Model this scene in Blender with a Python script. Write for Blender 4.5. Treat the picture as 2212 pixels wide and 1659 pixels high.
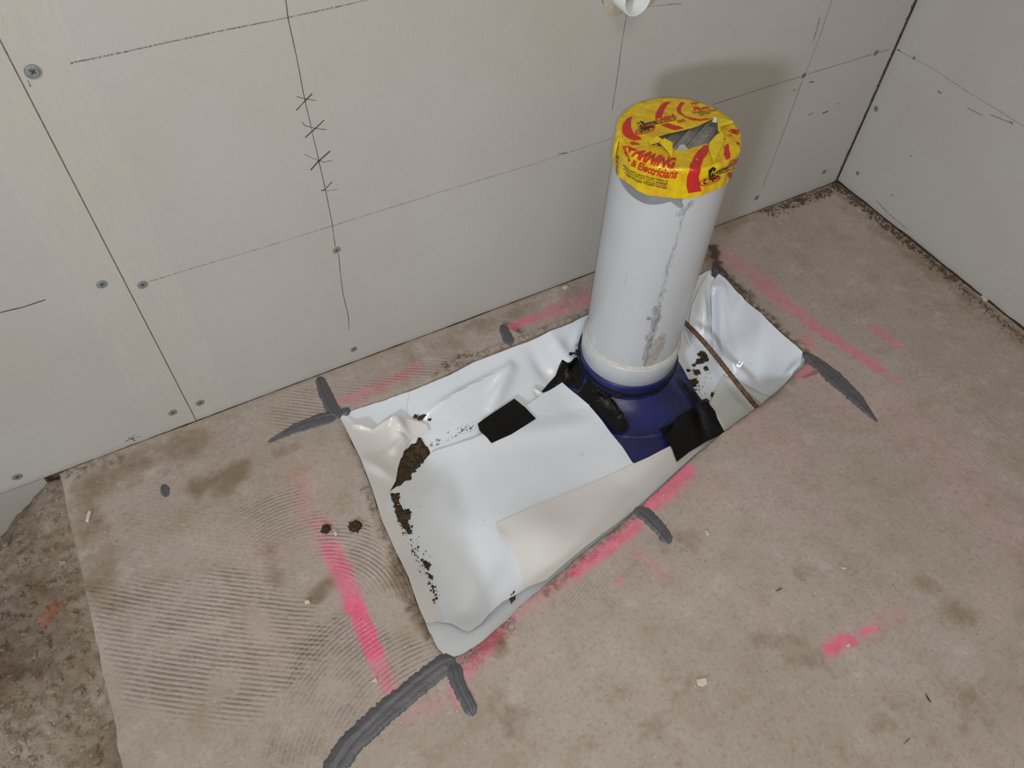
import bpy, bmesh, math, random
import numpy as np
from mathutils import Vector, Matrix
from mathutils.geometry import delaunay_2d_cdt

for o in list(bpy.data.objects): bpy.data.objects.remove(o)
S = bpy.context.scene
COL = S.collection
random.seed(7)
RS = np.random.RandomState(7)

# ---------------------------------------------------------------- camera (surveyed from the room's own lines)
W, H, F = 2212, 1659, 1647.11
R = np.array([[0.87765255, 0.36178101, -0.31438908],
              [-0.4784124, 0.70108476, -0.52877381],
              [0.02911307, 0.61448732, 0.78838935]])
C = np.array([-1.28033196, -0.83408033, 1.0])
cam = bpy.data.objects.new('camera', bpy.data.cameras.new('camera'))
COL.objects.link(cam)
cam.matrix_world = Matrix([[*R[0], C[0]], [*R[1], C[1]], [*R[2], C[2]], [0, 0, 0, 1]])
cam.data.sensor_fit = 'HORIZONTAL'; cam.data.sensor_width = 36
cam.data.lens = F / W * 36
cam.data.clip_start = 0.01
S.camera = cam

# ---------------------------------------------------------------- world, lights, exposure
w = bpy.data.worlds.new('world'); S.world = w; w.use_nodes = True
bg = w.node_tree.nodes['Background']
bg.inputs[0].default_value = (1.0, 0.90, 0.81, 1); bg.inputs[1].default_value = 0.40

def area_light(name, loc, target, size, power, color, shape='DISK'):
    l = bpy.data.lights.new(name, 'AREA'); l.shape = shape; l.size = size; l.energy = power; l.color = color
    o = bpy.data.objects.new(name, l); COL.objects.link(o)
    o.location = loc
    o.rotation_euler = (Vector(target) - Vector(loc)).to_track_quat('-Z', 'Y').to_euler()
    return o
# work light low on the left, it throws the soft pipe shadow on the back wall
area_light('work_light', (-3.75, -2.47, 1.36), (-0.6, -0.2, 0.15), 0.42, 74, (0.84, 0.93, 1.0))
# phone flash right beside the lens
fl = C + R @ np.array([0.010, -0.008, -0.004])
area_light('phone_flash', tuple(fl), tuple(fl + R @ np.array([0, 0, -1.0])), 0.006, 3.7, (1.0, 0.985, 0.96))
# ceiling batten, warm
area_light('ceiling_light', (-1.2, -1.5, 2.4), (-0.9, -0.6, 0), 0.8, 12, (1.0, 0.90, 0.80))
S.view_settings.view_transform = 'Standard'; S.view_settings.look = 'None'
S.view_settings.exposure = -0.30; S.view_settings.gamma = 1.0; S.view_settings.use_curve_mapping = False

# ---------------------------------------------------------------- survey helpers
def ray(px, py):
    return R @ np.array([(px - W / 2) / F, -(py - H / 2) / F, -1.0])
def at(px, py, v=0.0, ax=2):
    """point on the plane axis=v that stands at photo pixel px,py"""
    d = ray(px, py); return C + (v - C[ax]) / d[ax] * d
def proj(X):
    v = R.T @ (np.asarray(X) - C); return np.array([W / 2 + F * v[0] / -v[2], H / 2 - F * v[1] / -v[2]])

# ---------------------------------------------------------------- numpy noise
_perm = RS.rand(256, 256)
def vnoise(x, y):
    xi = np.floor(x).astype(int); yi = np.floor(y).astype(int)
    fx = x - xi; fy = y - yi
    fx = fx * fx * (3 - 2 * fx); fy = fy * fy * (3 - 2 * fy)
    g = lambda a, b: _perm[a % 256, b % 256]
    return (g(xi, yi) * (1 - fx) * (1 - fy) + g(xi + 1, yi) * fx * (1 - fy) + g(xi, yi + 1) * (1 - fx) * fy + g(xi + 1, yi + 1) * fx * fy)
def fbm(x, y, s, o=4):
    r = 0; a = 0.5; t = 0
    for i in range(o):
        r = r + a * vnoise(x * s + 17.3 * i, y * s + 5.1 * i); t += a; a *= 0.5; s *= 2.03
    return r / t
def sstep(a, b, x):
    t = np.clip((x - a) / (b - a), 0, 1); return t * t * (3 - 2 * t)

# ---------------------------------------------------------------- object helpers
def tag(o, label=None, cat=None, group=None, kind=None):
    if label: o['label'] = label
    if cat: o['category'] = cat
    if group: o['group'] = group
    if kind: o['kind'] = kind
    return o
def link_mesh(name, verts, faces, mats, parent=None, smooth=True, fmat=None):
    me = bpy.data.meshes.new(name)
    me.from_pydata([tuple(map(float, v)) for v in verts], [], [tuple(map(int, f)) for f in faces])
    for m in (mats if isinstance(mats, (list, tuple)) else [mats]): me.materials.append(m)
    if fmat is not None: me.polygons.foreach_set('material_index', np.asarray(fmat, dtype=np.int32))
    if smooth: me.polygons.foreach_set('use_smooth', [True] * len(me.polygons))
    me.update()
    o = bpy.data.objects.new(name, me); COL.objects.link(o)
    if parent: o.parent = parent
    return o
def empty(name, loc, label=None, cat=None, group=None):
    o = bpy.data.objects.new(name, None); COL.objects.link(o); o.location = loc; o.empty_display_size = 0.03
    return tag(o, label, cat, group)
def child(o, root):
    """parent with the geometry given in world metres"""
    o.parent = root; o.matrix_parent_inverse = Matrix.Translation(-Vector(root.location)); return o
def add_attr(me, name, arr4):
    a = me.attributes.new(name, 'FLOAT_COLOR', 'POINT'); a.data.foreach_set('color', np.asarray(arr4, dtype=np.float32).ravel())
class MB:
    def __init__(s): s.v = []; s.f = []; s.m = []
    def add(s, vs, fs, m=0):
        b = len(s.v); s.v += [tuple(v) for v in vs]; s.f += [tuple(i + b for i in f) for f in fs]; s.m += [m] * len(fs)
    def box(s, a, b, m=0):
        x0, y0, z0 = a; x1, y1, z1 = b
        v = [(x0, y0, z0), (x1, y0, z0), (x1, y1, z0), (x0, y1, z0), (x0, y0, z1), (x1, y0, z1), (x1, y1, z1), (x0, y1, z1)]
        s.add(v, [(0, 3, 2, 1), (4, 5, 6, 7), (0, 1, 5, 4), (1, 2, 6, 5), (2, 3, 7, 6), (3, 0, 4, 7)], m)
    def build(s, name, mats, parent=None, smooth=False): return link_mesh(name, s.v, s.f, mats, parent, smooth, s.m)

# ---------------------------------------------------------------- materials
def srgb(r, g, b):
    f = lambda c: (c / 255 / 12.92) if c <= 10 else ((c / 255 + 0.055) / 1.055) ** 2.4
    return (f(r), f(g), f(b), 1)
class NT:
    def __init__(s, name):
        s.m = bpy.data.materials.new(name); s.m.use_nodes = True; s.t = s.m.node_tree
        s.b = s.t.nodes['Principled BSDF']; s.l = s.t.links
        s.geo = s.t.nodes.new('ShaderNodeNewGeometry')
        tc = s.t.nodes.new('ShaderNodeTexCoord'); s.obj = tc.outputs['Object']
        s.pos = s.geo.outputs['Position']
    def n(s, t, **k):
        x = s.t.nodes.new(t)
        for a, v in k.items(): setattr(x, a, v)
        return x
    def put(s, sock, v):
        if isinstance(v, bpy.types.NodeSocket): s.l.new(v, sock)
        elif v is not None: sock.default_value = v
    def noise(s, scale, detail=4, rough=0.55, vec=None, dist=0):
        x = s.n('ShaderNodeTexNoise'); x.inputs['Scale'].default_value = scale; x.inputs['Detail'].default_value = detail
        x.inputs['Roughness'].default_value = rough; x.inputs['Distortion'].default_value = dist
        s.l.new(vec or s.pos, x.inputs['Vector']); return x.outputs['Fac']
    def scaled(s, v, vec=None):
        x = s.n('ShaderNodeVectorMath', operation='MULTIPLY'); s.l.new(vec or s.pos, x.inputs[0]); x.inputs[1].default_value = v; return x.outputs[0]
    def ramp(s, fac, lo, hi, a=0.0, b=1.0):
        x = s.n('ShaderNodeMapRange'); s.put(x.inputs['Value'], fac); x.inputs['From Min'].default_value = lo; x.inputs['From Max'].default_value = hi
        x.inputs['To Min'].default_value = a; x.inputs['To Max'].default_value = b; x.clamp = True; return x.outputs['Result']
    def math(s, op, a, b=None, c=None):
        x = s.n('ShaderNodeMath', operation=op); s.put(x.inputs[0], a)
        if b is not None: s.put(x.inputs[1], b)
        if c is not None: s.put(x.inputs[2], c)
        return x.outputs[0]
    def mix(s, fac, a, b, mode='MIX'):
        x = s.n('ShaderNodeMix', data_type='RGBA', blend_type=mode)
        s.put(x.inputs['Factor'], fac); s.put(x.inputs['A'] if False else x.inputs[6], a); s.put(x.inputs[7], b); return x.outputs[2]
    def attr(s, name):
        a = s.n('ShaderNodeAttribute'); a.attribute_name = name
        sp = s.n('ShaderNodeSeparateColor'); s.l.new(a.outputs['Color'], sp.inputs[0]); return sp.outputs[0], sp.outputs[1], sp.outputs[2], a.outputs['Alpha']
    def bump(s, h, strength=0.3, dist=0.001, nrm=None):
        x = s.n('ShaderNodeBump'); x.inputs['Strength'].default_value = strength; x.inputs['Distance'].default_value = dist
        s.put(x.inputs['Height'], h)
        if nrm: s.l.new(nrm, x.inputs['Normal'])
        return x.outputs[0]
    def fin(s, col, rough=0.6, nrm=None, metal=0, spec=None, alpha=None, coat=None):
        s.put(s.b.inputs['Base Color'], col); s.put(s.b.inputs['Roughness'], rough); s.put(s.b.inputs['Metallic'], metal)
        if nrm: s.l.new(nrm, s.b.inputs['Normal'])
        if spec is not None: s.put(s.b.inputs['Specular IOR Level'], spec)
        if alpha is not None: s.put(s.b.inputs['Alpha'], alpha)
        if coat is not None: s.put(s.b.inputs['Coat Weight'], coat)
        return s.m

def mat_board():
    t = NT('fibre_cement_board')
    big = t.noise(3.0, 3, 0.6); fine = t.noise(900, 3, 0.7); st = t.noise(60, 4, 0.7, t.scaled((4, 4, 0.6)))
    c = t.mix(t.ramp(big, 0.3, 0.7), srgb(174, 170, 163), srgb(181, 178, 174))
    # tapered, sanded bands along the board joint
    sp = t.n('ShaderNodeSeparateXYZ'); t.l.new(t.pos, sp.inputs[0])
    dx = t.math('ABSOLUTE', t.math('ADD', sp.outputs[0], 1.3602))
    dxn = t.math('ADD', dx, t.math('MULTIPLY', t.math('SUBTRACT', t.noise(45, 4, 0.7, t.scaled((1, 1, 0.5))), 0.5), 0.012))
    band = t.ramp(dxn, 0.050, 0.058, 1, 0)
    bandstreak = t.math('MULTIPLY', band, t.ramp(t.noise(40, 5, 0.75, t.scaled((3, 3, 0.7))), 0.42, 0.62))
    c = t.mix(t.math('MULTIPLY', bandstreak, 0.35), c, srgb(192, 185, 172))
    edge = t.math('MULTIPLY', t.ramp(t.math('ABSOLUTE', t.math('SUBTRACT', dxn, 0.056)), 0.0, 0.004, 1, 0), t.ramp(st, 0.4, 0.6))
    c = t.mix(t.math('MULTIPLY', edge, 0.22), c, srgb(202, 196, 186))
    c = t.mix(t.ramp(st, 0.52, 0.72, 0, 0.22), c, srgb(196, 193, 186))
    c = t.mix(t.ramp(t.noise(25, 5, 0.7), 0.58, 0.75, 0, 0.12), c, srgb(140, 132, 120))
    c = t.mix(t.ramp(fine, 0.35, 0.65, 0, 0.25), c, srgb(150, 145, 138))
    v = t.n('ShaderNodeTexVoronoi'); v.inputs['Scale'].default_value = 28; t.l.new(t.pos, v.inputs['Vector'])
    c = t.mix(t.ramp(v.outputs['Distance'], 0.012, 0.028, 0.35, 0), c, srgb(115, 105, 94))
    v2 = t.n('ShaderNodeTexVoronoi'); v2.inputs['Scale'].default_value = 21; t.l.new(t.scaled((1.1, 1.1, 1.3)), v2.inputs['Vector'])
    c = t.mix(t.ramp(v2.outputs['Distance'], 0.012, 0.026, 0.45, 0), c, srgb(212, 208, 200))
    # grime where the board meets the floor
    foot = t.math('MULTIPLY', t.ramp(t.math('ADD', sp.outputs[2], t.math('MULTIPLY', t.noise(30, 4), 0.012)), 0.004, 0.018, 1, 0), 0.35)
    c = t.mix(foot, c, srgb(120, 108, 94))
    nb = t.bump(t.math('ADD', t.math('MULTIPLY', fine, 0.3), st), 0.12, 0.0012)
    return t.fin(c, 0.62, nb, spec=0.25)
def mat_concrete():
    t = NT('broomed_concrete')
    pink, dirt, crust, dark = t.attr('marks'); c1, c2, c3, c4 = t.attr('comb')
    big = t.noise(4, 5, 0.65); mid = t.noise(22, 5, 0.65); fine = t.noise(420, 4, 0.7); grit = t.noise(160, 4, 0.75)
    c = t.mix(t.ramp(big, 0.35, 0.65), srgb(160, 148, 138), srgb(171, 160, 151))
    c = t.mix(t.ramp(mid, 0.5, 0.72, 0, 0.45), c, srgb(138, 124, 104))
    c = t.mix(t.ramp(mid, 0.28, 0.42, 0.40, 0), c, srgb(196, 188, 178))
    c = t.mix(t.ramp(t.noise(7, 4, 0.6), 0.52, 0.7, 0, 0.35), c, srgb(184, 166, 156))
    # comb strokes left by the broom
    tot = None; dsum = None
    wob = t.math('MULTIPLY', t.math('SUBTRACT', t.noise(14, 3), 0.5), 0.014)
    brk = t.ramp(t.noise(70, 4, 0.7), 0.28, 0.52)
    brk2 = t.ramp(t.noise(17, 3, 0.6), 0.36, 0.56)
    for (cx, cy, pitch), m in zip(COMB, (c1, c2, c3, c4)):
        d = t.n('ShaderNodeVectorMath', operation='DISTANCE'); t.l.new(t.pos, d.inputs[0]); d.inputs[1].default_value = (cx, cy, 0)
        s_ = t.math('SINE', t.math('MULTIPLY', t.math('ADD', d.outputs['Value'], t.math('MULTIPLY', wob, 0.25)), 2 * math.pi / pitch))
        s_ = t.math('POWER', t.math('MULTIPLY_ADD', s_, 0.5, 0.5), 0.8)
        a = t.math('MULTIPLY', t.math('MULTIPLY', s_, m), t.math('MULTIPLY', brk, brk2))
        tot = a if tot is None else t.math('ADD', tot, a)
    # sandy scuffing
    c = t.mix(t.ramp(grit, 0.52, 0.72, 0, 0.55), c, srgb(126, 113, 98))
    c = t.mix(t.ramp(grit, 0.28, 0.42, 0.4, 0), c, srgb(192, 185, 174))
    c = t.mix(t.math('MULTIPLY', tot, 0.30), c, srgb(116, 104, 92))
    dm = t.math('MULTIPLY', t.ramp(t.math('ADD', dirt, t.math('MULTIPLY', t.math('SUBTRACT', mid, 0.5), 1.4)), 0.15, 0.75), t.ramp(dirt, 0.02, 0.2))
    c = t.mix(t.math('MULTIPLY', dm, 0.75), c, srgb(118, 100, 78))
    cm = t.ramp(t.math('MULTIPLY', crust, t.ramp(t.noise(95, 5, 0.75), 0.38, 0.62)), 0.15, 0.6)
    c = t.mix(t.math('MULTIPLY', cm, 0.8), c, srgb(92, 74, 58))
    # spray paint
    pn = t.ramp(t.math('ADD', pink, t.math('MULTIPLY', t.math('SUBTRACT', t.noise(190, 5, 0.8), 0.5), 1.7)), 0.28, 0.9)
    pn = t.math('MULTIPLY', pn, t.ramp(pink, 0.01, 0.25))
    pn = t.math('MAXIMUM', pn, t.math('MULTIPLY', pink, 0.42))
    pn = t.math('MULTIPLY', pn, t.math('SUBTRACT', 1.0, t.math('MULTIPLY', tot, 0.25)))
    pcol = t.mix(t.ramp(t.noise(55, 3), 0.35, 0.65), srgb(238, 100, 148), srgb(222, 82, 118))
    c = t.mix(t.math('MULTIPLY', pn, 0.82), c, pcol)
    # specks
    v = t.n('ShaderNodeTexVoronoi'); v.inputs['Scale'].default_value = 60; t.l.new(t.pos, v.inputs['Vector'])
    c = t.mix(t.ramp(v.outputs['Distance'], 0.035, 0.07, 0.7, 0), c, srgb(214, 206, 192))
    v2 = t.n('ShaderNodeTexVoronoi'); v2.inputs['Scale'].default_value = 47; t.l.new(t.scaled((1.13, 0.97, 1)), v2.inputs['Vector'])
    c = t.mix(t.ramp(v2.outputs['Distance'], 0.03, 0.06, 0.7, 0), c, srgb(74, 62, 50))
    # scratches
    stx = t.noise(60, 4, 0.7, t.scaled((3.0, 0.5, 1)))
    c = t.mix(t.ramp(stx, 0.62, 0.75, 0, 0.3), c, srgb(125, 114, 102))
    c = t.mix(t.math('MULTIPLY', dark, 0.85), c, srgb(60, 48, 40))
    h = t.math('ADD', t.math('MULTIPLY', tot, 1.0), t.math('ADD', t.math('MULTIPLY', grit, 0.45), t.math('MULTIPLY', mid, 0.6)))
    h = t.math('ADD', h, t.math('MULTIPLY', t.math('MULTIPLY', crust, grit), 1.8))
    return t.fin(c, 0.8, t.bump(h, 0.75, 0.0017), spec=0.25)
def mat_simple(name, col, rough, col2=None, ns=60, bump=0.0, bscale=300, metal=0, spec=0.5, bd=0.001, lo=0.35, hi=0.65):
    t = NT(name)
    c = t.mix(t.ramp(t.noise(ns, 4, 0.65), lo, hi), col, col2) if col2 else col
    nb = t.bump(t.noise(bscale, 4, 0.65), bump, bd) if bump else None
    return t.fin(c, rough, nb, metal, spec)
def mat_sheet(name, col, col2, rough=0.2):
    t = NT(name)
    c = t.mix(t.ramp(t.noise(6, 2), 0.35, 0.65), col, col2)
    sm = t.math('MULTIPLY', t.ramp(t.noise(38, 6, 0.8), 0.60, 0.78), t.ramp(t.noise(9, 3), 0.5, 0.66))
    c = t.mix(t.math('MULTIPLY', sm, 0.45), c, srgb(120, 110, 96))
    v = t.n('ShaderNodeTexVoronoi'); v.inputs['Scale'].default_value = 34; t.l.new(t.pos, v.inputs['Vector'])
    c = t.mix(t.ramp(v.outputs['Distance'], 0.018, 0.04, 0.75, 0), c, srgb(96, 84, 70))
    r = t.ramp(t.noise(30, 4, 0.6), 0.4, 0.7, rough, rough + 0.12)
    nb = t.bump(t.math('ADD', t.noise(11, 2), t.math('MULTIPLY', t.noise(700, 2), 0.006)), 0.35, 0.004)
    return t.fin(c, r, nb, spec=0.5)
def mat_soil(name='soil', a=srgb(68, 55, 43), b=srgb(124, 104, 82)):
    t = NT(name)
    c = t.mix(t.ramp(t.noise(260, 5, 0.8), 0.38, 0.62), a, b)
    c = t.mix(t.ramp(t.noise(500, 3, 0.7), 0.6, 0.75, 0, 0.6), c, srgb(150, 130, 104))
    return t.fin(c, 0.9, t.bump(t.noise(330, 5, 0.85), 1.0, 0.006), spec=0.15)
def mat_ground():
    t = NT('rough_ground')
    n1 = t.noise(12, 5, 0.7); n2 = t.noise(90, 5, 0.8); n3 = t.noise(330, 4, 0.8)
    c = t.mix(t.ramp(n1, 0.35, 0.65), srgb(138, 122, 106), srgb(166, 156, 142))
    c = t.mix(t.ramp(t.noise(5, 3), 0.45, 0.6, 0, 0.55), c, srgb(98, 80, 64))
    c = t.mix(t.ramp(n2, 0.5, 0.66, 0, 0.6), c, srgb(88, 74, 60))
    c = t.mix(t.ramp(n2, 0.28, 0.4, 0.5, 0), c, srgb(160, 150, 134))
    c = t.mix(t.ramp(n3, 0.6, 0.7, 0, 0.6), c, srgb(172, 160, 142))
    c = t.mix(t.ramp(t.noise(17, 3), 0.66, 0.72, 0, 0.6), c, srgb(156, 96, 74))
    return t.fin(c, 0.9, t.bump(t.math('ADD', n2, t.math('MULTIPLY', n3, 0.5)), 0.9, 0.004), spec=0.2)
def mat_pencil():
    t = NT('pencil')
    a = t.ramp(t.noise(420, 3, 0.8), 0.38, 0.60, 0.0, 0.62)
    return t.fin(srgb(66, 62, 60), 0.6, alpha=a)
def mat_pencil_hard():
    t = NT('pencil_heavy')
    return t.fin(srgb(62, 60, 58), 0.6, alpha=t.ramp(t.noise(400, 3, 0.8), 0.3, 0.5, 0.40, 0.85))
def mat_pipe():
    t = NT('white_pvc')
    sc, sand, yel, _ = t.attr('scuff')
    c = t.mix(t.ramp(t.noise(8, 3), 0.3, 0.7), srgb(181, 184, 188), srgb(188, 191, 195))
    z = t.noise(420, 5, 0.85, t.scaled((1, 1, 0.25)))
    c = t.mix(t.math('MULTIPLY', t.ramp(t.math('ADD', sc, t.math('MULTIPLY', t.math('SUBTRACT', z, 0.5), 3.2)), 0.3, 1.0), t.ramp(sc, 0.01, 0.3, 0, 0.75)), c, srgb(88, 86, 86))
    z2 = t.noise(300, 5, 0.85)
    c = t.mix(t.math('MULTIPLY', t.ramp(z2, 0.42, 0.56), t.ramp(sand, 0.1, 0.6, 0, 0.9)), c, srgb(150, 138, 120))
    c = t.mix(t.math('MULTIPLY', yel, 0.6), c, srgb(176, 160, 130))
    nb = t.bump(t.math('MULTIPLY', z2, sand), 0.7, 0.001)
    return t.fin(c, t.ramp(sc, 0, 1, 0.34, 0.6), nb, spec=0.45)
def mat_tapeprint(name, col, col2):
    t = NT(name)
    c = t.mix(t.ramp(t.noise(48, 5, 0.7), 0.42, 0.66), col, col2)
    nb = t.bump(t.noise(55, 4, 0.65, None, 0.6), 0.6, 0.0045)
    return t.fin(c, 0.17, nb, spec=0.6)
def mat_blacktape():
    t = NT('black_tape')
    nb = t.bump(t.noise(55, 4, 0.62, None, 1.2), 0.45, 0.004)
    wv = t.noise(1500, 1)
    nb = t.bump(wv, 0.3, 0.0005, nb)
    return t.fin(srgb(6, 6, 6), t.ramp(t.noise(20, 3), 0.4, 0.6, 0.14, 0.30), nb, spec=0.28)
def mat_rust():
    t = NT('rust')
    c = t.mix(t.ramp(t.noise(90, 5, 0.75), 0.35, 0.65), srgb(78, 62, 52), srgb(132, 100, 78))
    return t.fin(c, 0.85, t.bump(t.noise(400, 4), 0.7, 0.001), spec=0.2)
def mat_blue():
    t = NT('blue_membrane')
    c = t.mix(t.ramp(t.noise(14, 3), 0.35, 0.65), srgb(28, 36, 96), srgb(34, 32, 72))
    sp = t.n('ShaderNodeVectorMath', operation='DISTANCE'); t.l.new(t.pos, sp.inputs[0]); sp.inputs[1].default_value = (PX, PY, -0.05)
    ringw = t.ramp(t.math('ABSOLUTE', t.math('SUBTRACT', sp.outputs['Value'], 0.150)), 0.0005, 0.0022, 0.5, 0)
    ringw = t.math('MULTIPLY', ringw, t.ramp(t.noise(20, 3), 0.4, 0.6))
    c = t.mix(ringw, c, srgb(120, 124, 160))
    c = t.mix(t.ramp(t.noise(60, 5, 0.8), 0.58, 0.75, 0, 0.32), c, srgb(90, 90, 120))
    c = t.mix(t.ramp(t.noise(260, 4, 0.8), 0.6, 0.75, 0, 0.3), c, srgb(150, 150, 160))
    return t.fin(c, t.ramp(t.noise(25, 4), 0.4, 0.65, 0.28, 0.45), t.bump(t.noise(22, 3), 0.4, 0.003), spec=0.45)
def mat_sealant():
    t = NT('grey_sealant')
    c = t.mix(t.ramp(t.noise(60, 4), 0.3, 0.7), srgb(80, 80, 84), srgb(92, 92, 96))
    return t.fin(c, 0.42, t.bump(t.math('ADD', t.noise(330, 3, 0.7), t.math('MULTIPLY', t.noise(70, 3), 1.5)), 0.5, 0.0012), spec=0.45)

PX, PY, PR = -0.659, -0.183, 0.079
# broom stroke centres and pitch, metres on the slab
def _c(px, py): p = at(px, py); return (float(p[0]), float(p[1]))
COMB = [(*_c(150, -2600), 0.0062), (*_c(1010, 1700), 0.0060), (*_c(690, 1350), 0.0058), (-0.2, -2.4, 0.0050)]
_a = at(450, 1400); _e = (at(560, 1414) - _a)[:2]; _e /= np.linalg.norm(_e)
COMB[0] = (float(_a[0] + 3 * -_e[1]), float(_a[1] + 3 * _e[0]), 0.0062)

M = dict(board=mat_board(), concrete=mat_concrete(), pencil=mat_pencil(), pencil2=mat_pencil_hard(),
         gap=mat_simple('dark_cavity', srgb(70, 58, 48), 0.9, srgb(110, 96, 82), 140, 0.6, 220, spec=0.1, bd=0.003),
         joint=mat_simple('joint_core', srgb(122, 106, 88), 0.9, srgb(150, 134, 112), 200),
         corner=mat_simple('torn_board_core', srgb(92, 86, 80), 0.95, srgb(170, 166, 160), 260, 1.0, 200, spec=0.1, bd=0.004, lo=.42, hi=.58),
         screw=mat_simple('zinc_screw', srgb(136, 140, 142), 0.5, srgb(116, 120, 122), 300, 0.3, 900, metal=0.15),
         screwdark=mat_simple('screw_recess', srgb(66, 69, 71), 0.6),
         sheet=mat_sheet('white_membrane', srgb(214, 220, 226), srgb(219, 224, 230), 0.11),
         sheet_blue=mat_sheet('cool_white_membrane', srgb(206, 213, 222), srgb(212, 218, 226), 0.07),
         sheet_warm=mat_sheet('cream_membrane', srgb(213, 211, 207), srgb(217, 216, 213), 0.15),
         sheet_grey=mat_sheet('grey_white_membrane', srgb(198, 203, 198), srgb(206, 209, 205), 0.25),
         soil=mat_soil(), ground=mat_ground(), pipe=mat_pipe(), rust=mat_rust(), blue=mat_blue(), sealant=mat_sealant(),
         ring=mat_simple('white_pvc_ring', srgb(184, 187, 190), 0.35, srgb(191, 194, 197), 30),
         glue=mat_simple('dried_solvent_cement', srgb(186, 178, 160), 0.6, srgb(204, 198, 184), 120, 0.4, 300),
         tape=mat_blacktape(), tie=mat_simple('black_nylon', srgb(24, 24, 26), 0.35),
         yellow=mat_tapeprint('yellow_film', srgb(212, 184, 0), srgb(204, 150, 8)),
         yellow2=mat_tapeprint('yellow_film_layered', srgb(214, 192, 8), srgb(210, 176, 4)),
         red=mat_tapeprint('red_print', srgb(192, 36, 32), srgb(172, 30, 30)),
         black=mat_tapeprint('black_print', srgb(20, 18, 14), srgb(26, 22, 16)),
         duct=mat_simple('grey_duct_tape', srgb(122, 124, 128), 0.30, srgb(134, 136, 139), 40, 0.3, 40, bd=0.003),
         duct_in=mat_simple('grey_duct_tape_seal', srgb(158, 156, 152), 0.28, srgb(138, 136, 132), 60, 0.3, 90, metal=0.35, bd=0.002),
         chip=mat_simple('board_chip', srgb(190, 182, 168), 0.8, srgb(206, 200, 188), 200),
         crumbpale=mat_simple('pale_crumb', srgb(168, 156, 142), 0.9, srgb(140, 124, 108), 200),
         splinter=mat_simple('dark_splinter', srgb(52, 44, 36), 0.8),
         stubpvc=mat_simple('small_white_pvc', srgb(206, 210, 208), 0.3, srgb(214, 217, 216), 30),
         filler=mat_simple('hole_patch', srgb(168, 158, 140), 0.8, srgb(182, 172, 156), 200, 0.5, 300))

# ================================================================= SETTING
# ---- slab with the cut-out trench
TR = []
def path(pts, z=0.0): return [at(a, b, z)[:2] for a, b in pts]
left_e = [(728, 893), (748, 932), (775, 985), (801, 1050), (822, 1120), (850, 1180), (880, 1242), (900, 1300), (925, 1360), (944, 1398), (960, 1415), (978, 1420), (998, 1413)]
front_e = [(1030, 1394), (1060, 1371), (1120, 1314), (1180, 1262), (1260, 1192), (1340, 1131), (1390, 1088), (1440, 1042), (1500, 986), (1560, 936), (1640, 877), (1680, 845), (1720, 806), (1748, 778)]
right_e = [(1742, 763), (1690, 718), (1650, 682), (1600, 640), (1568, 606), (1556, 592), (1541, 580)]
back_e = [(1290, 667), (1280, 671), (1190, 711), (1100, 748), (1020, 780), (970, 806), (900, 836), (840, 858), (760, 885)]
poly = np.array(path(left_e + front_e + right_e + back_e))
def densify(P, step, closed=True):
    out = []
    n = len(P)
    for i in range(n if closed else n - 1):
        a = np.asarray(P[i], float); b = np.asarray(P[(i + 1) % n], float)
        k = max(1, int(np.ceil(np.linalg.norm(b - a) / step)))
        for j in range(k): out.append(a + (b - a) * j / k)
    if not closed: out.append(np.asarray(P[-1], float))
    return np.array(out)
trench = densify(poly, 0.0025)
# rough, chipped edge
_n = (fbm(trench[:, 0], trench[:, 1], 60, 4) - 0.5)
ctr = trench.mean(0)
tdir = np.roll(trench, -1, 0) - np.roll(trench, 1, 0); tdir /= np.linalg.norm(tdir, axis=1)[:, None]
trench = trench + np.stack([tdir[:, 1], -tdir[:, 0]], 1) * (_n * 0.004)[:, None]
def inside(P, x, y):
    r = np.zeros(x.shape, bool); n = len(P)
    for i in range(n):
        x0, y0 = P[i]; x1, y1 = P[(i + 1) % n]
        if y0 == y1: continue
        c = ((y0 > y) != (y1 > y)) & (x < (x1 - x0) * (y - y0) / (y1 - y0) + x0)
        r ^= c
    return r
def segdist(x, y, a, b):
    ax, ay = a; bx, by = b; dx, dy = bx - ax, by - ay
    t = np.clip(((x - ax) * dx + (y - ay) * dy) / (dx * dx + dy * dy + 1e-12), 0, 1)
    return np.hypot(x - ax - t * dx, y - ay - t * dy), t
st = 0.0025
XL, YB = -1.564, -1.05
gx = np.arange(XL, 0.0001 + st * 0.5, (0 - XL) / round((0 - XL) / st)); gx[-1] = 0.0
gy = np.arange(YB, 0.0001, (0 - YB) / round((0 - YB) / st)); gy[-1] = 0.0
nx, ny = len(gx), len(gy)
X, Y = np.meshgrid(gx, gy)
mnx, mxx, mny, mxy = trench[:, 0].min() - .06, trench[:, 0].max() + .06, trench[:, 1].min() - .06, trench[:, 1].max() + .06
near = (X > mnx) & (X < mxx) & (Y > mny) & (Y < mxy)
xs, ys = X[near], Y[near]
dist = np.full(xs.shape, 9.0); npx_ = xs.copy(); npy_ = ys.copy()
for i in range(len(trench)):
    a, b = trench[i], trench[(i + 1) % len(trench)]
    d, t_ = segdist(xs, ys, a, b); u = d < dist
    dist[u] = d[u]; npx_[u] = (a[0] + t_ * (b[0] - a[0]))[u]; npy_[u] = (a[1] + t_ * (b[1] - a[1]))[u]
ins = inside(trench, xs, ys)
sn = dist < st * 0.55
DE = np.full(X.shape, 0.06); DE[near] = np.where(ins, -dist, dist)
xs2 = np.where(sn, npx_, xs); ys2 = np.where(sn, npy_, ys); X[near] = xs2; Y[near] = ys2
onb = np.zeros(X.shape, bool); onb[near] = sn
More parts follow.
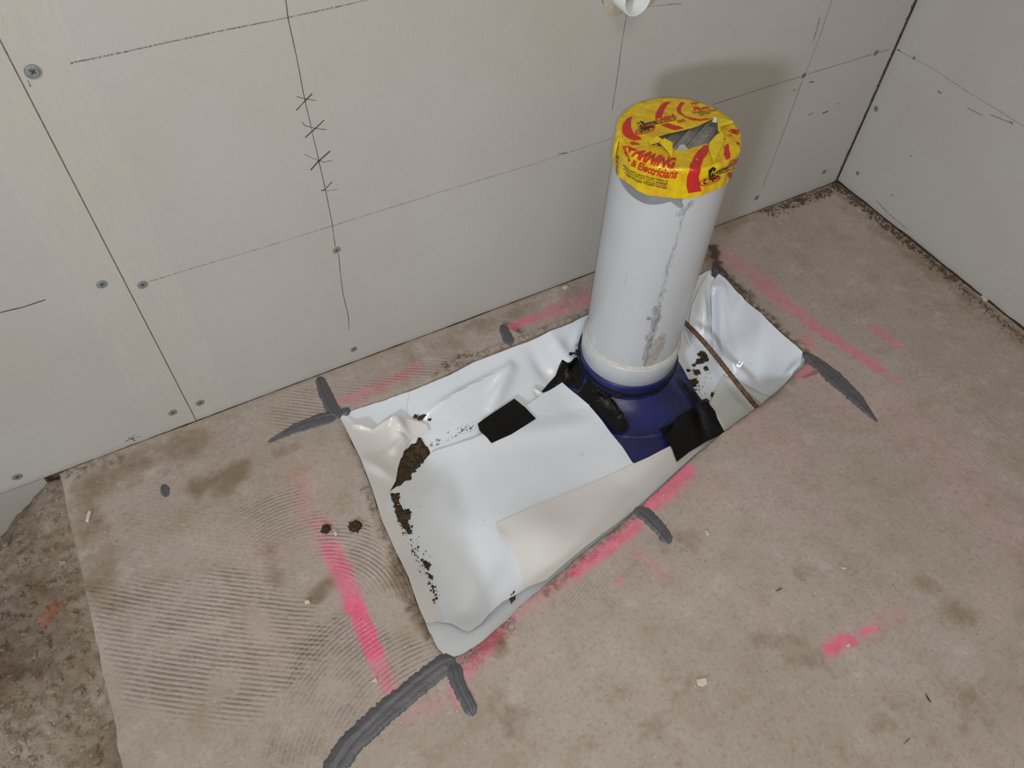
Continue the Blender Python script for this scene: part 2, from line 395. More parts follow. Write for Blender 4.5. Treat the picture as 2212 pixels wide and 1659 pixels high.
# soft-edged left rim
X[:, 0] += (fbm(Y[:, 0] * 0 + 3, Y[:, 0], 30, 4) - 0.5) * 0.006
Z = (fbm(X, Y, 9, 3) - 0.5) * 0.003 + (fbm(X, Y, 90, 3) - 0.5) * 0.0008
edgeround = np.where(onb, 0, DE)
Z -= 0.0028 * np.exp(-np.clip(edgeround, 0, 1) / 0.005) * (0.4 + 1.2 * fbm(X, Y, 40, 3))
Z -= 0.003 * np.exp(-(X - XL) / 0.006) * (fbm(X, Y, 35, 3) + 0.3)
Z[Y > -0.004] = np.minimum(Z[Y > -0.004], 0.0)
idx = np.arange(nx * ny).reshape(ny, nx)
qa, qb, qc, qd = idx[:-1, :-1], idx[:-1, 1:], idx[1:, 1:], idx[1:, :-1]
inq = (DE < 0) & ~onb
cxm = (X[:-1, :-1] + X[:-1, 1:] + X[1:, 1:] + X[1:, :-1]) / 4; cym = (Y[:-1, :-1] + Y[:-1, 1:] + Y[1:, 1:] + Y[1:, :-1]) / 4
m4 = inq[:-1, :-1] | inq[:-1, 1:] | inq[1:, 1:] | inq[1:, :-1]
allb = onb[:-1, :-1] & onb[:-1, 1:] & onb[1:, 1:] & onb[1:, :-1]
kill = m4 | (allb & inside(trench, cxm, cym))
keep = ~kill
faces = np.stack([qa[keep], qb[keep], qc[keep], qd[keep]], 1)
verts = np.stack([X.ravel(), Y.ravel(), Z.ravel()], 1)

# ---- masks on the slab: paint, dirt, crust
def stroke(pts, wpx, val, soft=0.5, nz=0.35, ns=70):
    """soft edged stroke through photo points lying on the slab; wpx in photo pixels"""
    out = np.zeros(X.shape)
    for i in range(len(pts) - 1 if len(pts) > 1 else 1):
        a = at(*pts[i]); b = at(*pts[min(i + 1, len(pts) - 1)])
        e = at(pts[i][0] + wpx, pts[i][1]); e2 = at(pts[i][0], pts[i][1] + wpx)
        wm = 0.5 * (np.linalg.norm(e - a) + np.linalg.norm(e2 - a)) * 0.5
        bx = (X > min(a[0], b[0]) - 2.5 * wm) & (X < max(a[0], b[0]) + 2.5 * wm) & (Y > min(a[1], b[1]) - 2.5 * wm) & (Y < max(a[1], b[1]) + 2.5 * wm)
        if not bx.any(): continue
        d, _ = segdist(X[bx], Y[bx], a[:2], b[:2] + 1e-6)
        d = d / wm + (fbm(X[bx], Y[bx], ns, 3) - 0.5) * 2 * nz
        out[bx] = np.maximum(out[bx], val * (1 - sstep(1 - soft, 1 + soft, d)))
    return out
pink = np.zeros(X.shape)
for pts, wd, v, so in [
    ([(650, 1030), (668, 1110), (700, 1150)], 50, .28, .9), ([(690, 1130), (716, 1200)], 46, .45, .8),
    ([(712, 1185), (740, 1240), (762, 1300)], 46, .72, .5), ([(762, 1300), (785, 1350), (808, 1410)], 40, 1.0, .45), ([(800, 1395), (845, 1490)], 40, .6, .6),
    ([(735, 868), (800, 842), (880, 806), (905, 792)], 20, .5, .9), ([(770, 865), (830, 835)], 26, .4, .9),
    ([(1092, 712), (1150, 690)], 16, .75, .8), ([(1130, 697), (1290, 645)], 20, .55, .9), ([(1180, 668), (1290, 625)], 16, .45, .9), ([(930, 720), (935, 718)], 16, .5, .6),
    ([(1482, 1016), (1440, 1062), (1392, 1094)], 42, .75, .6), ([(1375, 1133), (1310, 1188), (1240, 1238)], 34, .72, .6), ([(1240, 1238), (1150, 1295), (1070, 1345)], 44, .38, .8),
    ([(1075, 1365), (1010, 1445)], 44, .55, .8), ([(1190, 1270), (1090, 1330)], 24, .35, .9), ([(970, 1480), (990, 1530)], 14, .5, .7),
    ([(1565, 548), (1620, 585), (1680, 632)], 40, .38, .7), ([(1640, 612), (1700, 655), (1760, 705)], 32, .50, .6), ([(1760, 705), (1830, 752), (1900, 798)], 26, .60, .6), ([(1895, 795), (1945, 828)], 16, .4, .7),
    ([(1890, 708), (1938, 748)], 22, .5, .6), ([(1730, 800), (1770, 790)], 44, .55, .7), ([(1740, 735), (1750, 745)], 26, .5, .7),
    ([(1792, 1402), (1832, 1382)], 36, .85, .7), ([(1868, 1366), (1888, 1356)], 24, .7, .7), ([(1830, 1385), (1940, 1328)], 40, .30, .9),
    ([(1600, 880), (1700, 975)], 90, .17, .9), ([(1380, 1195), (1440, 1245)], 34, .30, .9), ([(1334, 1256), (1342, 1250)], 16, .6, .7),
    ([(880, 1545), (1010, 1495)], 40, .28, .9), ([(1960, 900), (2100, 1060), (2212, 1180)], 120, .13, .9), ([(560, 1180), (620, 1180)], 60, .12, .9),
    ([(1760, 1100), (1300, 1000)], 100, .06, .9), ([(1780, 860), (1940, 905)], 70, .15, .9)]:
    pink = np.maximum(pink, stroke(pts, wd, v, so))
dirt = np.zeros(X.shape)
for pts, wd, v in [([(435, 1050), (510, 1025)], 56, .75), ([(600, 980), (640, 965)], 30, .5), ([(1085, 1490), (1110, 1560)], 60, .45), ([(1050, 1365), (1075, 1400)], 50, .6),
                   ([(870, 1215), (930, 1345)], 60, .75), ([(560, 1190), (600, 1260)], 60, .35), ([(680, 1290), (730, 1240)], 36, .6), ([(180, 1060), (420, 950)], 80, .55),
                   ([(160, 1090), (230, 1300)], 80, .45), ([(1500, 1470), (1530, 1480)], 40, .4), ([(1350, 1230), (1500, 1160)], 60, .2), ([(900, 760), (1290, 620)], 50, .3), ([(1640, 860), (1700, 820)], 40, .5),
                   ([(1760, 1420), (1650, 1380)], 60, .35), ([(2000, 1260), (2080, 1330)], 50, .35), ([(1560, 490), (1810, 402)], 30, .45), ([(1300, 1480), (1450, 1640)], 120, .2),
                   ([(1830, 430), (2212, 740)], 46, .45), ([(1545, 1480), (1480, 1500)], 90, .18), ([(1530, 560), (1600, 640)], 40, .5), ([(1720, 1230), (1860, 1210)], 50, .3), ([(1950, 1600), (2212, 1500)], 150, .2)]:
    dirt = np.maximum(dirt, stroke(pts, wd, v, 0.7, 0.6, 40))
crust = np.zeros(X.shape)
for pts, wd, v in [([(790, 1060), (850, 1200), (905, 1330), (950, 1405)], 26, .6), ([(890, 1290), (935, 1370)], 44, .7), ([(1390, 1098), (1260, 1212), (1180, 1280)], 22, .7), ([(1090, 1350), (1010, 1430)], 46, .8),
                   ([(1600, 632), (1660, 690), (1690, 725)], 24, 1.0), ([(1660, 690), (1740, 757)], 16, .7), ([(1560, 590), (1620, 645)], 22, .9), ([(960, 790), (1010, 770)], 22, .8), ([(930, 812), (1280, 668)], 18, .55), ([(1090, 700), (1125, 715)], 14, .9),
                   ([(100, 1040), (250, 985)], 40, .55), ([(700, 1130), (715, 1140)], 14, .6), ([(1808, 398), (1950, 500), (2080, 605)], 18, 1.0), ([(1640, 455), (1800, 400)], 16, .8), ([(1990, 540), (2212, 735)], 14, .7)]:
    crust = np.maximum(crust, stroke(pts, wd, v, 0.7, 0.6, 50))
dark = np.zeros(X.shape)
for pts, wd, v in [([(1540, 535), (1546, 560), (1550, 580)], 17, 1.0), ([(1550, 570), (1568, 594)], 9, .9), ([(1560, 590), (1610, 632)], 8, .6), ([(760, 1135), (772, 1140)], 3, .4), ([(1735, 815), (1762, 803)], 8, .6)]:
    dark = np.maximum(dark, stroke(pts, wd, v, 0.4, 0.9, 90))
def blurpoly(pts, soft):
    P = np.array(path(pts)); bx = (X > P[:, 0].min() - .1) & (X < P[:, 0].max() + .1) & (Y > P[:, 1].min() - .1) & (Y < P[:, 1].max() + .1)
    out = np.zeros(X.shape); x, y = X[bx], Y[bx]; d = np.full(x.shape, 9.0)
    for i in range(len(P)): d = np.minimum(d, segdist(x, y, P[i], P[(i + 1) % len(P)])[0])
    s = np.where(inside(P, x, y), d, -d) + (fbm(x, y, 14, 3) - .5) * soft * 2.2
    out[bx] = sstep(-soft * .5, soft * .7, s); return out
comb = np.zeros(X.shape + (4,))
comb[..., 0] = np.maximum(blurpoly([(215, 1250), (500, 1240), (700, 1330), (580, 1560), (260, 1530)], .03), 0.12 * blurpoly([(120, 1050), (600, 1000), (640, 1240), (240, 1260)], .06))
comb[..., 1] = blurpoly([(690, 1345), (800, 1330), (950, 1395), (960, 1440), (720, 1610), (700, 1659), (560, 1659), (610, 1500)], .015)
comb[..., 2] = np.maximum(blurpoly([(690, 1140), (800, 1120), (890, 1240), (900, 1330), (800, 1290), (720, 1230)], .02), 0.6 * blurpoly([(480, 1080), (640, 1060), (700, 1140), (560, 1170)], .03))
comb[..., 3] = 0.32 * np.maximum(blurpoly([(1560, 500), (1760, 440), (2100, 700), (2150, 1150), (1900, 760)], .09), blurpoly([(1500, 960), (1700, 860), (1760, 950), (1560, 1010)], .04)) 
comb[..., 3] = np.maximum(comb[..., 3], 0.5 * blurpoly([(1570, 1250), (1660, 1230), (1640, 1290), (1590, 1290)], .02))
comb[..., 3] = np.maximum(comb[..., 3], 0.6 * blurpoly([(1000, 1420), (1400, 1120), (1480, 1150), (1250, 1330)], .03))
comb[..., 0] = np.maximum(comb[..., 0], 0.6 * blurpoly([(560, 860), (680, 830), (720, 900), (590, 950)], .02))
comb[..., 0] = np.maximum(comb[..., 0], 0.6 * blurpoly([(740, 840), (980, 750), (960, 800), (760, 880)], .02))
comb = np.clip(comb, 0, 1)
fv = [tuple(v) for v in verts]; ff = [tuple(f) for f in faces]
fm = [0] * len(ff)
base = len(fv)
# side faces of the cut-out
n = len(trench)
ring_z = [-0.0012, -0.02, -0.06, -0.14]
for k, z in enumerate(ring_z):
    off = (fbm(trench[:, 0] + 5 * k, trench[:, 1], 45, 3) - .5) * (0.004 if k else 0)
    p = trench + np.stack([tdir[:, 1], -tdir[:, 0]], 1) * off[:, None]
    fv += [(a, b, z) for a, b in p]
for k in range(len(ring_z) - 1):
    for i in range(n):
        j = (i + 1) % n; ff.append((base + k * n + i, base + k * n + j, base + (k + 1) * n + j, base + (k + 1) * n + i))
fl_extra = n * len(ring_z)
# the rest of the slab behind the photographer, and its sunk left rim
e0 = len(fv)
fv += [(XL, YB, 0), (0, YB, 0), (0, -2.8, 0), (XL, -2.8, 0), (XL, 0, -0.12), (XL, -2.8, -0.12)]
ff += [(e0 + 3, e0 + 2, e0 + 1, e0)]
for i in range(ny - 1): pass
lf = len(fv)
for i in range(ny): fv.append((X[i, 0] - 0.001, Y[i, 0], -0.10))
for i in range(ny - 1): ff.append((int(idx[i, 0]), int(idx[i + 1, 0]), lf + i + 1, lf + i))
floor = link_mesh('floor', fv, ff, M['concrete'])
tag(floor, kind='structure')
N = len(fv)
mk = np.zeros((N, 4), np.float32); mk[:nx * ny] = np.stack([pink.ravel(), dirt.ravel(), crust.ravel(), dark.ravel()], 1)
mk[base:base + fl_extra, 1] = .6; mk[base:base + fl_extra, 2] = .4
cb = np.zeros((N, 4), np.float32); cb[:nx * ny] = comb.reshape(-1, 4)
add_attr(floor.data, 'marks', mk); add_attr(floor.data, 'comb', cb)

# ---- unsurfaced ground left of the slab
gx2 = np.arange(-2.3, XL + 0.004, 0.004); gy2 = np.arange(-0.9, 0.001, 0.004)
X2, Y2 = np.meshgrid(gx2, gy2)
Z2 = -0.010 + (fbm(X2, Y2, 14, 4) - .5) * 0.02 + (fbm(X2, Y2, 70, 4) - .5) * 0.011
Z2 -= np.clip(-1.588 - X2, 0, 0.14) * 0.85 * np.exp(Y2 / 0.10)
Z2 = np.where(X2 > XL - 0.006, np.minimum(Z2, -0.004), Z2)
def zground(x, y):
    i = int(np.clip(round((y + 0.9) / 0.004), 0, X2.shape[0] - 1)); j = int(np.clip(round((x + 2.3) / 0.004), 0, X2.shape[1] - 1)); return float(Z2[i, j])
i2 = np.arange(X2.size).reshape(X2.shape)
gf = np.stack([i2[:-1, :-1].ravel(), i2[:-1, 1:].ravel(), i2[1:, 1:].ravel(), i2[1:, :-1].ravel()], 1)
gr = link_mesh('floor_lower', np.stack([X2.ravel(), Y2.ravel(), Z2.ravel()], 1), gf, M['ground']); tag(gr, kind='structure')
sb = MB(); sb.box((trench[:, 0].min() - .02, trench[:, 1].min() - .02, -0.16), (trench[:, 0].max() + .02, trench[:, 1].max() + .02, -0.13)); 
tag(sb.build('floor_trench_bed', M['soil']), kind='structure')

# ---- walls
def wav(n, a, s): return (fbm(np.arange(n) * 0.37, np.full(n, s), 1.0, 4) - .5) * a
JX = -1.3602
mb = MB()
def board(x0, x1, z0, z1, jag=False):
    """one board of the back wall, front face on y=0, a little ragged at the foot"""
    k = 160; xs_ = np.linspace(x0, x1, k); zb_ = z0 + wav(k, 0.003, x0)
    v = []; f = []
    for x, z in zip(xs_, zb_): v += [(x, 0, z), (x, 0.010, z), (x, 0, z1), (x, 0.010, z1)]
    for i in range(k - 1):
        a = 4 * i; b = a + 4
        f += [(a, b, b + 2, a + 2), (a + 1, a, b, b + 1)[::-1]]
    f += [(0, 2, 3, 1), (4 * k - 4, 4 * k - 3, 4 * k - 1, 4 * k - 2)]
    mb.add(v, f, 0)
board(-2.6, JX - 0.0008, 0.0015, 2.4); board(JX + 0.0008, -0.014, 0.002, 2.4)
mb.box((JX - 0.0009, 0.0012, 0.0), (JX + 0.0009, 0.0095, 2.4), 4)
mb.box((-0.016, 0.0035, 0.0), (0.0, 0.0098, 2.4), 5)
# ragged vertical edge at the corner
k = 700; zz = np.linspace(0.004, 2.4, k); ex = -0.0078 + wav(k, 0.0060, 9)
v = []; f = []
for z, x in zip(zz, ex): v += [(-0.014, 0, z), (x, 0, z), (x, 0.01, z)]
for i in range(k - 1):
    a = 3 * i; b = a + 3; f += [(a, a + 1, b + 1, b), (a + 1, a + 2, b + 2, b + 1)]
mb.add(v, f, 0)
mb.box((-2.6, 0.010, -0.05), (0.012, 0.03, 2.4), 1)
# lower board seen below floor level at the far left
mb.box((-2.6, 0.0, -0.30), (-1.586, 0.0095, -0.0005), 0)

def ribbon(pts, ax, wm, m, off=0.00035, wob=0.0006):
    """pencil stroke laid on a wall plane through photo points"""
    P = densify([at(a, b, 0.0, ax) for a, b in pts], 0.004, False)
    n_ = len(P); t = np.gradient(P, axis=0); nrm = np.zeros(3); nrm[ax] = -1
    s = np.cross(t, nrm); s /= np.linalg.norm(s, axis=1)[:, None] + 1e-9
    wo = wav(n_, wob, random.random() * 50)
    P = P + s * wo[:, None]
    hw = wm * 0.68 * (0.55 + 0.9 * fbm(np.arange(n_) * .3, np.full(n_, random.random() * 9), 1, 2)) * 0.5
    A = P + s * hw[:, None]; B = P - s * hw[:, None]; A[:, ax] = -off; B[:, ax] = -off
    vs = [tuple(q) for pr in zip(A, B) for q in pr]
    return vs, [(2 * i, 2 * i + 1, 2 * i + 3, 2 * i + 2) for i in range(n_ - 1)], m
for pts, wm, m in [
    ([(617, 0), (622, 38), (640, 120), (657, 210), (672, 275), (688, 345), (703, 410), (716, 475), (724, 532)], .0013, 3),
    ([(731, 548), (736, 600), (742, 640), (752, 680), (754, 712)], .0013, 3),
    ([(150, 137), (300, 105), (460, 70), (620, 38)], .0024, 2), ([(620, 38), (740, 12), (800, -2)], .0020, 2),
    ([(322, 608), (420, 578), (560, 537), (720, 487)], .0013, 2), ([(720, 487), (950, 415), (1150, 355), (1335, 294)], .0013, 2), ([(1205, 332), (1225, 330)], .003, 2),
    ([(1540, 226), (1640, 193), (1728, 166)], .0012, 3), ([(1744, 160), (1830, 134), (1884, 117)], .0012, 3), ([(1898, 113), (1920, 107)], .0012, 3),
    ([(1354, 30), (1345, 80), (1334, 160), (1322, 238)], .0012, 3), ([(1797, -2), (1772, 75), (1741, 155)], .0011, 3), ([(1733, 173), (1702, 260), (1670, 345), (1647, 404)], .0013, 3),
    ([(0, 675), (50, 663), (98, 647)], .0022, 3), ([(640, 238), (652, 225), (674, 202)], .0022, 3), ([(641, 209), (660, 214), (682, 217)], .0010, 3),
    ([(659, 297), (680, 278), (700, 259)], .0022, 3), ([(652, 263), (658, 271), (680, 277), (705, 280)], .0010, 3),
    ([(671, 367), (690, 346), (713, 326)], .0024, 3), ([(658, 333), (680, 344), (700, 350), (718, 346)], .0010, 3),
    ([(694, 412), (702, 409), (717, 393)], .0020, 3), ([(693, 411), (710, 412), (729, 408)], .0009, 3),
    ([(271, 954), (292, 939)], .0014, 3), ([(270, 953), (304, 942)], .0014, 3), ([(285, 944), (291, 953)], .0014, 3), ([(276, 944), (292, 952)], .0010, 3),
    ([(60, 172), (66, 188)], .0024, 2), ([(1770, 38), (1765, 62), (1756, 90)], .003, 2), ([(1300, 0), (1308, 14), (1320, 24), (1327, 25)], .0012, 3),
    ([(1400, 14), (1440, 10), (1472, 8)], .0016, 2),
    ([(1748, 178), (1758, 176)], .003, 3), ([(1747, 249), (1757, 243)], .003, 3), ([(1776, 245), (1789, 240)], .003, 3), ([(1804, 224), (1814, 222)], .0022, 2), ([(1808, 229), (1822, 227)], .0014, 2), ([(1713, 195), (1721, 194)], .004, 2)]:
    mb.add(*ribbon(pts, 1, wm, m))
wb = mb.build('wall_back', [M['board'], M['gap'], M['pencil'], M['pencil2'], M['joint'], M['corner']]); tag(wb, kind='structure')
mb = MB()
k = 260; ys_ = np.linspace(-2.8, -0.0005, k); zb_ = 0.0045 + wav(k, 0.005, 4) ; v = []; f = []
for y, z in zip(ys_, zb_): v += [(0, y, z), (0.01, y, z), (0, y, 2.4), (0.01, y, 2.4)]
for i in range(k - 1):
    a = 4 * i; b = a + 4; f += [(a, a + 2, b + 2, b), (a, b, b + 1, a + 1)]
f += [(4 * k - 4, 4 * k - 2, 4 * k - 1, 4 * k - 3)]
mb.add(v, f, 0); mb.box((0.010, -2.8, -0.05), (0.03, 0.012, 2.4), 1)
for pts, wm, m in [([(1938, 107), (1960, 119), (2010, 145), (2090, 198), (2140, 228), (2212, 273)], .0014, 2), ([(1938, 107), (1945, 110)], .003, 3), ([(2026, 197), (2034, 202)], .006, 2),
                   ([(2090, 233), (2124, 250)], .002, 2), ([(2140, 248), (2186, 266)], .002, 2), ([(2178, 262), (2188, 267)], .005, 2), ([(1890, 430), (1920, 462), (1960, 495)], .0025, 2), ([(1925, 420), (1931, 424)], .004, 2), ([(1966, 338), (1971, 337)], .003, 2)]:
    mb.add(*ribbon(pts, 0, wm, m))
wr = mb.build('wall_right', [M['board'], M['gap'], M['pencil'], M['pencil2']]); tag(wr, kind='structure')

# ---- screws
def screw(px, py, r, ax, label, phillips=True, rot=0.4):
    p = at(px, py, 0.0, ax); r *= 1.17
    rt = empty('drywall_screw', tuple(p), label, 'screw', 'screws fixing the wall boards')
    k = 28; v = []; f = []
    prof = [(1.16, 0.0), (1.06, -0.10), (0.98, -0.10), (0.90, 0.02), (0.55, -0.02), (0.30, -0.10)]
    for rr, h in prof:
        for i in range(k):
            a = 2 * math.pi * i / k; v.append((r * rr * math.cos(a) , r * rr * math.sin(a), h * r + 0.0009))
    for q in range(len(prof) - 1):
        for i in range(k): j = (i + 1) % k; f.append((q * k + i, q * k + j, q * k + k + j, q * k + k + i))
    f.append(tuple(range((len(prof) - 1) * k, len(prof) * k)))
    fmat = [0] * len(f)
    h = link_mesh('screw_head', v, f, M['screw'], rt)
    rc = MB()
    for a in (rot, rot + math.pi / 2):
        c, s = math.cos(a), math.sin(a); L, Wd = r * .46, r * .11; z = 0.0009 + 0.0002
        q = [(L, Wd), (-L, Wd), (-L, -Wd), (L, -Wd)]
        v = [(x * c - y * s, x * s + y * c, z) for x, y in q] + [(x * c * .6 - y * s * .6, x * s * .6 + y * c * .6, z - .0006) for x, y in q]
        rc.add(v, [(0, 1, 2, 3), (0, 4, 5, 1), (1, 5, 6, 2), (2, 6, 7, 3), (3, 7, 4, 0)])
    e = rc.build('drive_recess', M['screwdark'], rt)
    rt.rotation_euler = (math.pi / 2, 0, 0) if ax == 1 else (0, -math.pi / 2, 0)
    return rt
for a in [(71, 155, .0056, 1, 'largest zinc screw head high up beside the board joint, pencil ticks below it'),
          (220, 614, .0046, 1, 'zinc screw head halfway up, just left of the vertical board joint'),
          (308, 615, .0046, 1, 'zinc screw head halfway up, right of the board joint where the faint pencil line starts'),
          (727, 540, .0042, 1, 'zinc screw head on the vertical pencil line with the four crosses'),
          (373, 891, .0046, 1, 'zinc screw head near the floor, left of the foot of the board joint'),
          (432, 870, .0046, 1, 'zinc screw head near the floor, right of the foot of the board joint'),
          (764, 754, .0040, 1, 'zinc screw head near the floor below the end of the pencil line'),
          (37, 1030, .0048, 1, 'zinc screw head low in the far left corner of the wall'),
          (1736, 163, .0040, 1, 'zinc screw head where two pencil lines cross, right of the pipe shadow'),
          (1892, 114, .0040, 1, 'zinc screw head on the pencil line beside the wall corner'),
          (1780, 371, .0040, 1, 'zinc screw head near the floor on the back wall beside the corner'),
          (1634, 427, .0042, 1, 'zinc screw head near the floor on the back wall right behind the pipe'),
          (1893, 235, .0040, 0, 'zinc screw head halfway down the right wall edge'),
          (1975, 125, .0022, 0, 'small black screw hole plug on the right wall pencil line'),
          (1853, 374, .0030, 0, 'small screw head low on the right wall near the corner')]:
    screw(*a, rot=random.random() * 1.5)

# ---- small waste pipe stub coming out of the wall
hc = at(1349, -22, 0.0, 1)
stub = empty('waste_pipe', (hc[0], 0, hc[2]), 'short white pipe stub sticking out of the back wall at the top edge', 'pipe')
k = 64; v = []; f = []
ro, ri = 0.0215, 0.0192; L = 0.032
prof = [(ro, 0.004), (ro, -L + .0006), (ro - .0006, -L), (ri + .0004, -L), (ri, -L + .0005), (ri, 0.02), (0.001, 0.02)]
for r_, y_ in prof:
    for i in range(k): a = 2 * math.pi * i / k; v.append((r_ * math.cos(a), y_, r_ * math.sin(a)))
for q in range(len(prof) - 1):
    for i in range(k): j = (i + 1) % k; f.append((q * k + i, q * k + k + i, q * k + k + j, q * k + j))
link_mesh('pipe_tube', v, f, M['stubpvc'], stub)
v = []; f = []
for r_, y_ in [(ro - .0005, -.0012), (ro + 0.004, -.0022), (ro + 0.010, -0.0004)]:
    for i in range(k):
        a = 2 * math.pi * i / k; rr = r_ * (1 + 0.08 * math.sin(a * 3 + 1)) if r_ > ro else r_
        v.append((rr * math.cos(a) - (0.004 if r_ > ro else 0), y_, rr * math.sin(a)))
for q in range(2):
    for i in range(k): j = (i + 1) % k; f.append((q * k + i, q * k + k + i, q * k + k + j, q * k + j))
link_mesh('hole_patch', v, f, M['filler'], stub)

# ================================================================= THE TRENCH SHEETS
def wpt(x, y, z): return (x, y, z)
ctl = []
for a, b, z in [(733, 897, -.002), (880, 847, -.004), (970, 808, -.004), (1100, 750, -.004), (1190, 713, -.004), (1280, 674, -.004),
                (765, 960, -.004), (801, 1055, -.004), (830, 1140, -.004), (880, 1245, -.004), (905, 1315, -.005), (950, 1400, -.006), (982, 1418, -.006),
                (1640, 674, -.004), (1690, 720, -.004), (1740, 765, -.006), (1566, 606, -.004), (1740, 785, -.014), (1400, 620, -.010),
                (905, 985, -.050), (1000, 1120, -.056), (1090, 880, -.050), (1180, 790, -.042), (1365, 998, -.062), (1200, 1050, -.058), (1300, 900, -.066), (1500, 830, -.085),
                (1560, 870, -.082), (1605, 825, -.074), (1550, 745, -.066), (1280, 770, -.055), (1055, 1275, -.058), (1000, 1330, -.060), (930, 1220, -.042), (1350, 1060, -.060), (1600, 760, -.045), (1450, 930, -.070), (1480, 700, -.050),
                (1000, 900, -.036), (870, 930, -.026)]:
    p = at(a, b, z); ctl.append((p[0], p[1], z))
def fe(t):  # along the front slab edge, world
    return np.array([-1.165, -.510]) * (1 - t) + np.array([-.40, -.345]) * t
for t_, z in [(.06, -.022), (.2, -.036), (.35, -.038), (.5, -.050), (.62, -.060), (.75, -.076), (.87, -.070), (.95, -.030)]:
    p = fe(t_); ctl.append((p[0], p[1], z))
ctl = np.array(ctl)
def tps(r2): return r2 * np.log(r2 + 1e-12) * 0.5
def fit(c, reg=2e-5):
    n_ = len(c); d2 = (c[:, None, 0] - c[None, :, 0]) ** 2 + (c[:, None, 1] - c[None, :, 1]) ** 2
    K = tps(d2) + np.eye(n_) * reg; P = np.c_[np.ones(n_), c[:, :2]]
    A = np.zeros((n_ + 3, n_ + 3)); A[:n_, :n_] = K; A[:n_, n_:] = P; A[n_:, :n_] = P.T
    return np.linalg.solve(A, np.r_[c[:, 2], 0, 0, 0])
wts = fit(ctl)
def zbase(x, y):
    x = np.asarray(x, float); y = np.asarray(y, float)
    d2 = (x[..., None] - ctl[:, 0]) ** 2 + (y[..., None] - ctl[:, 1]) ** 2
    return np.minimum(tps(d2) @ wts[:-3] + wts[-3] + wts[-2] * x + wts[-1] * y, -0.0015)
def zcollar(x, y):
    """blue collar: upright neck, flare and flange"""
    r_ = np.hypot(x - PX, y - PY); t = np.clip((r_ - 0.0845) / 0.062, 0, 1)
    zf = zbase(x, y) + 0.0012
    top = -0.044
    return np.where(r_ < 0.15, zf + (np.maximum(top - zf, 0)) * (1 - t) ** 2.0, zf)
def zsurf(x, y): return np.maximum(zbase(x, y), zcollar(x, y))
def ridge_h(x, y, ridges):
    z = np.zeros(np.shape(x))
    for r_ in ridges:
        (a, b, h, wd) = r_
        pa = drape_pt(*a); pb = drape_pt(*b)
        d, t = segdist(x, y, pa[:2], pb[:2]); z = z + h * np.exp(-(d / wd) ** 2) * (np.sin(np.clip(t, 0.0, 1.0) * math.pi) * 0.6 + 0.4)
    return z
def drape_pt(px, py, off=0.0, fn=None):
    fn = fn or zsurf; z = -0.03
    for _ in range(40):
        p = at(px, py, z); z = 0.5 * z + 0.5 * (float(fn(p[0], p[1])) + off)
    return at(px, py, z)
def mesh2d(P, step):
    """fill a world xy outline with an even triangle mesh; returns verts, faces, edge distance"""
    P = densify(P, step); x0, y0 = P.min(0); x1, y1 = P.max(0)
    gx_, gy_ = np.meshgrid(np.arange(x0, x1, step), np.arange(y0, y1, step * .87)); gx_[1::2] += step / 2
    gx_ = gx_.ravel(); gy_ = gy_.ravel()
    m = inside(P, gx_, gy_); gx_, gy_ = gx_[m], gy_[m]
    d = np.full(gx_.shape, 9.0)
    for i in range(len(P)): d = np.minimum(d, segdist(gx_, gy_, P[i], P[(i + 1) % len(P)])[0])
    m = d > step * .5; gx_, gy_ = gx_[m], gy_[m]
    pts = [Vector(p) for p in P] + [Vector(p) for p in zip(gx_, gy_)]
    k_ = len(P)
    vo, _, fo, _, _, _ = delaunay_2d_cdt(pts, [], [list(range(k_))], 1, 1e-7)
    v_ = np.array([(p.x, p.y) for p in vo])
    ed = np.full(len(v_), 9.0)
    for i in range(k_): ed = np.minimum(ed, segdist(v_[:, 0], v_[:, 1], P[i], P[(i + 1) % k_])[0])
    return v_, [tuple(f_) for f_ in fo], ed
def sheet(name, px_pts, off, mat, label=None, cat='sheet', ridges=(), step=0.005, thick=0.0003, group=None, curl=0.0, fn=None, world=None, parent=None, wob=0.0006, ws=18, extra=None):
    fn = fn or zsurf
    P = np.array([drape_pt(a, b, off, fn)[:2] for a, b in px_pts]) if world is None else np.array(world)
    v_, f_, ed = mesh2d(P, step)
    x, y = v_[:, 0], v_[:, 1]
    z = fn(x, y) + off + ridge_h(x, y, ridges) + (fbm(x, y, ws, 3) - .5) * wob * 2
    if curl: z = z + 0 * ed
    if extra: z = z + extra(x, y)
    top = np.stack([x, y, z], 1)
    fa = []
    for q in f_:
        a, b, c_ = (top[i] for i in q[:3])
        fa.append(q if np.cross(b - a, c_ - a)[2] > 0 else q[::-1])
    o = link_mesh(name, top, fa, mat)
    md = o.modifiers.new('thickness', 'SOLIDIFY'); md.thickness = thick; md.offset = -1; es = o.modifiers.new('edges', 'EDGE_SPLIT'); es.split_angle = 0.7
    if label: tag(o, label, cat, group)
    return o
G = 'plastic membrane pieces lining the trench'
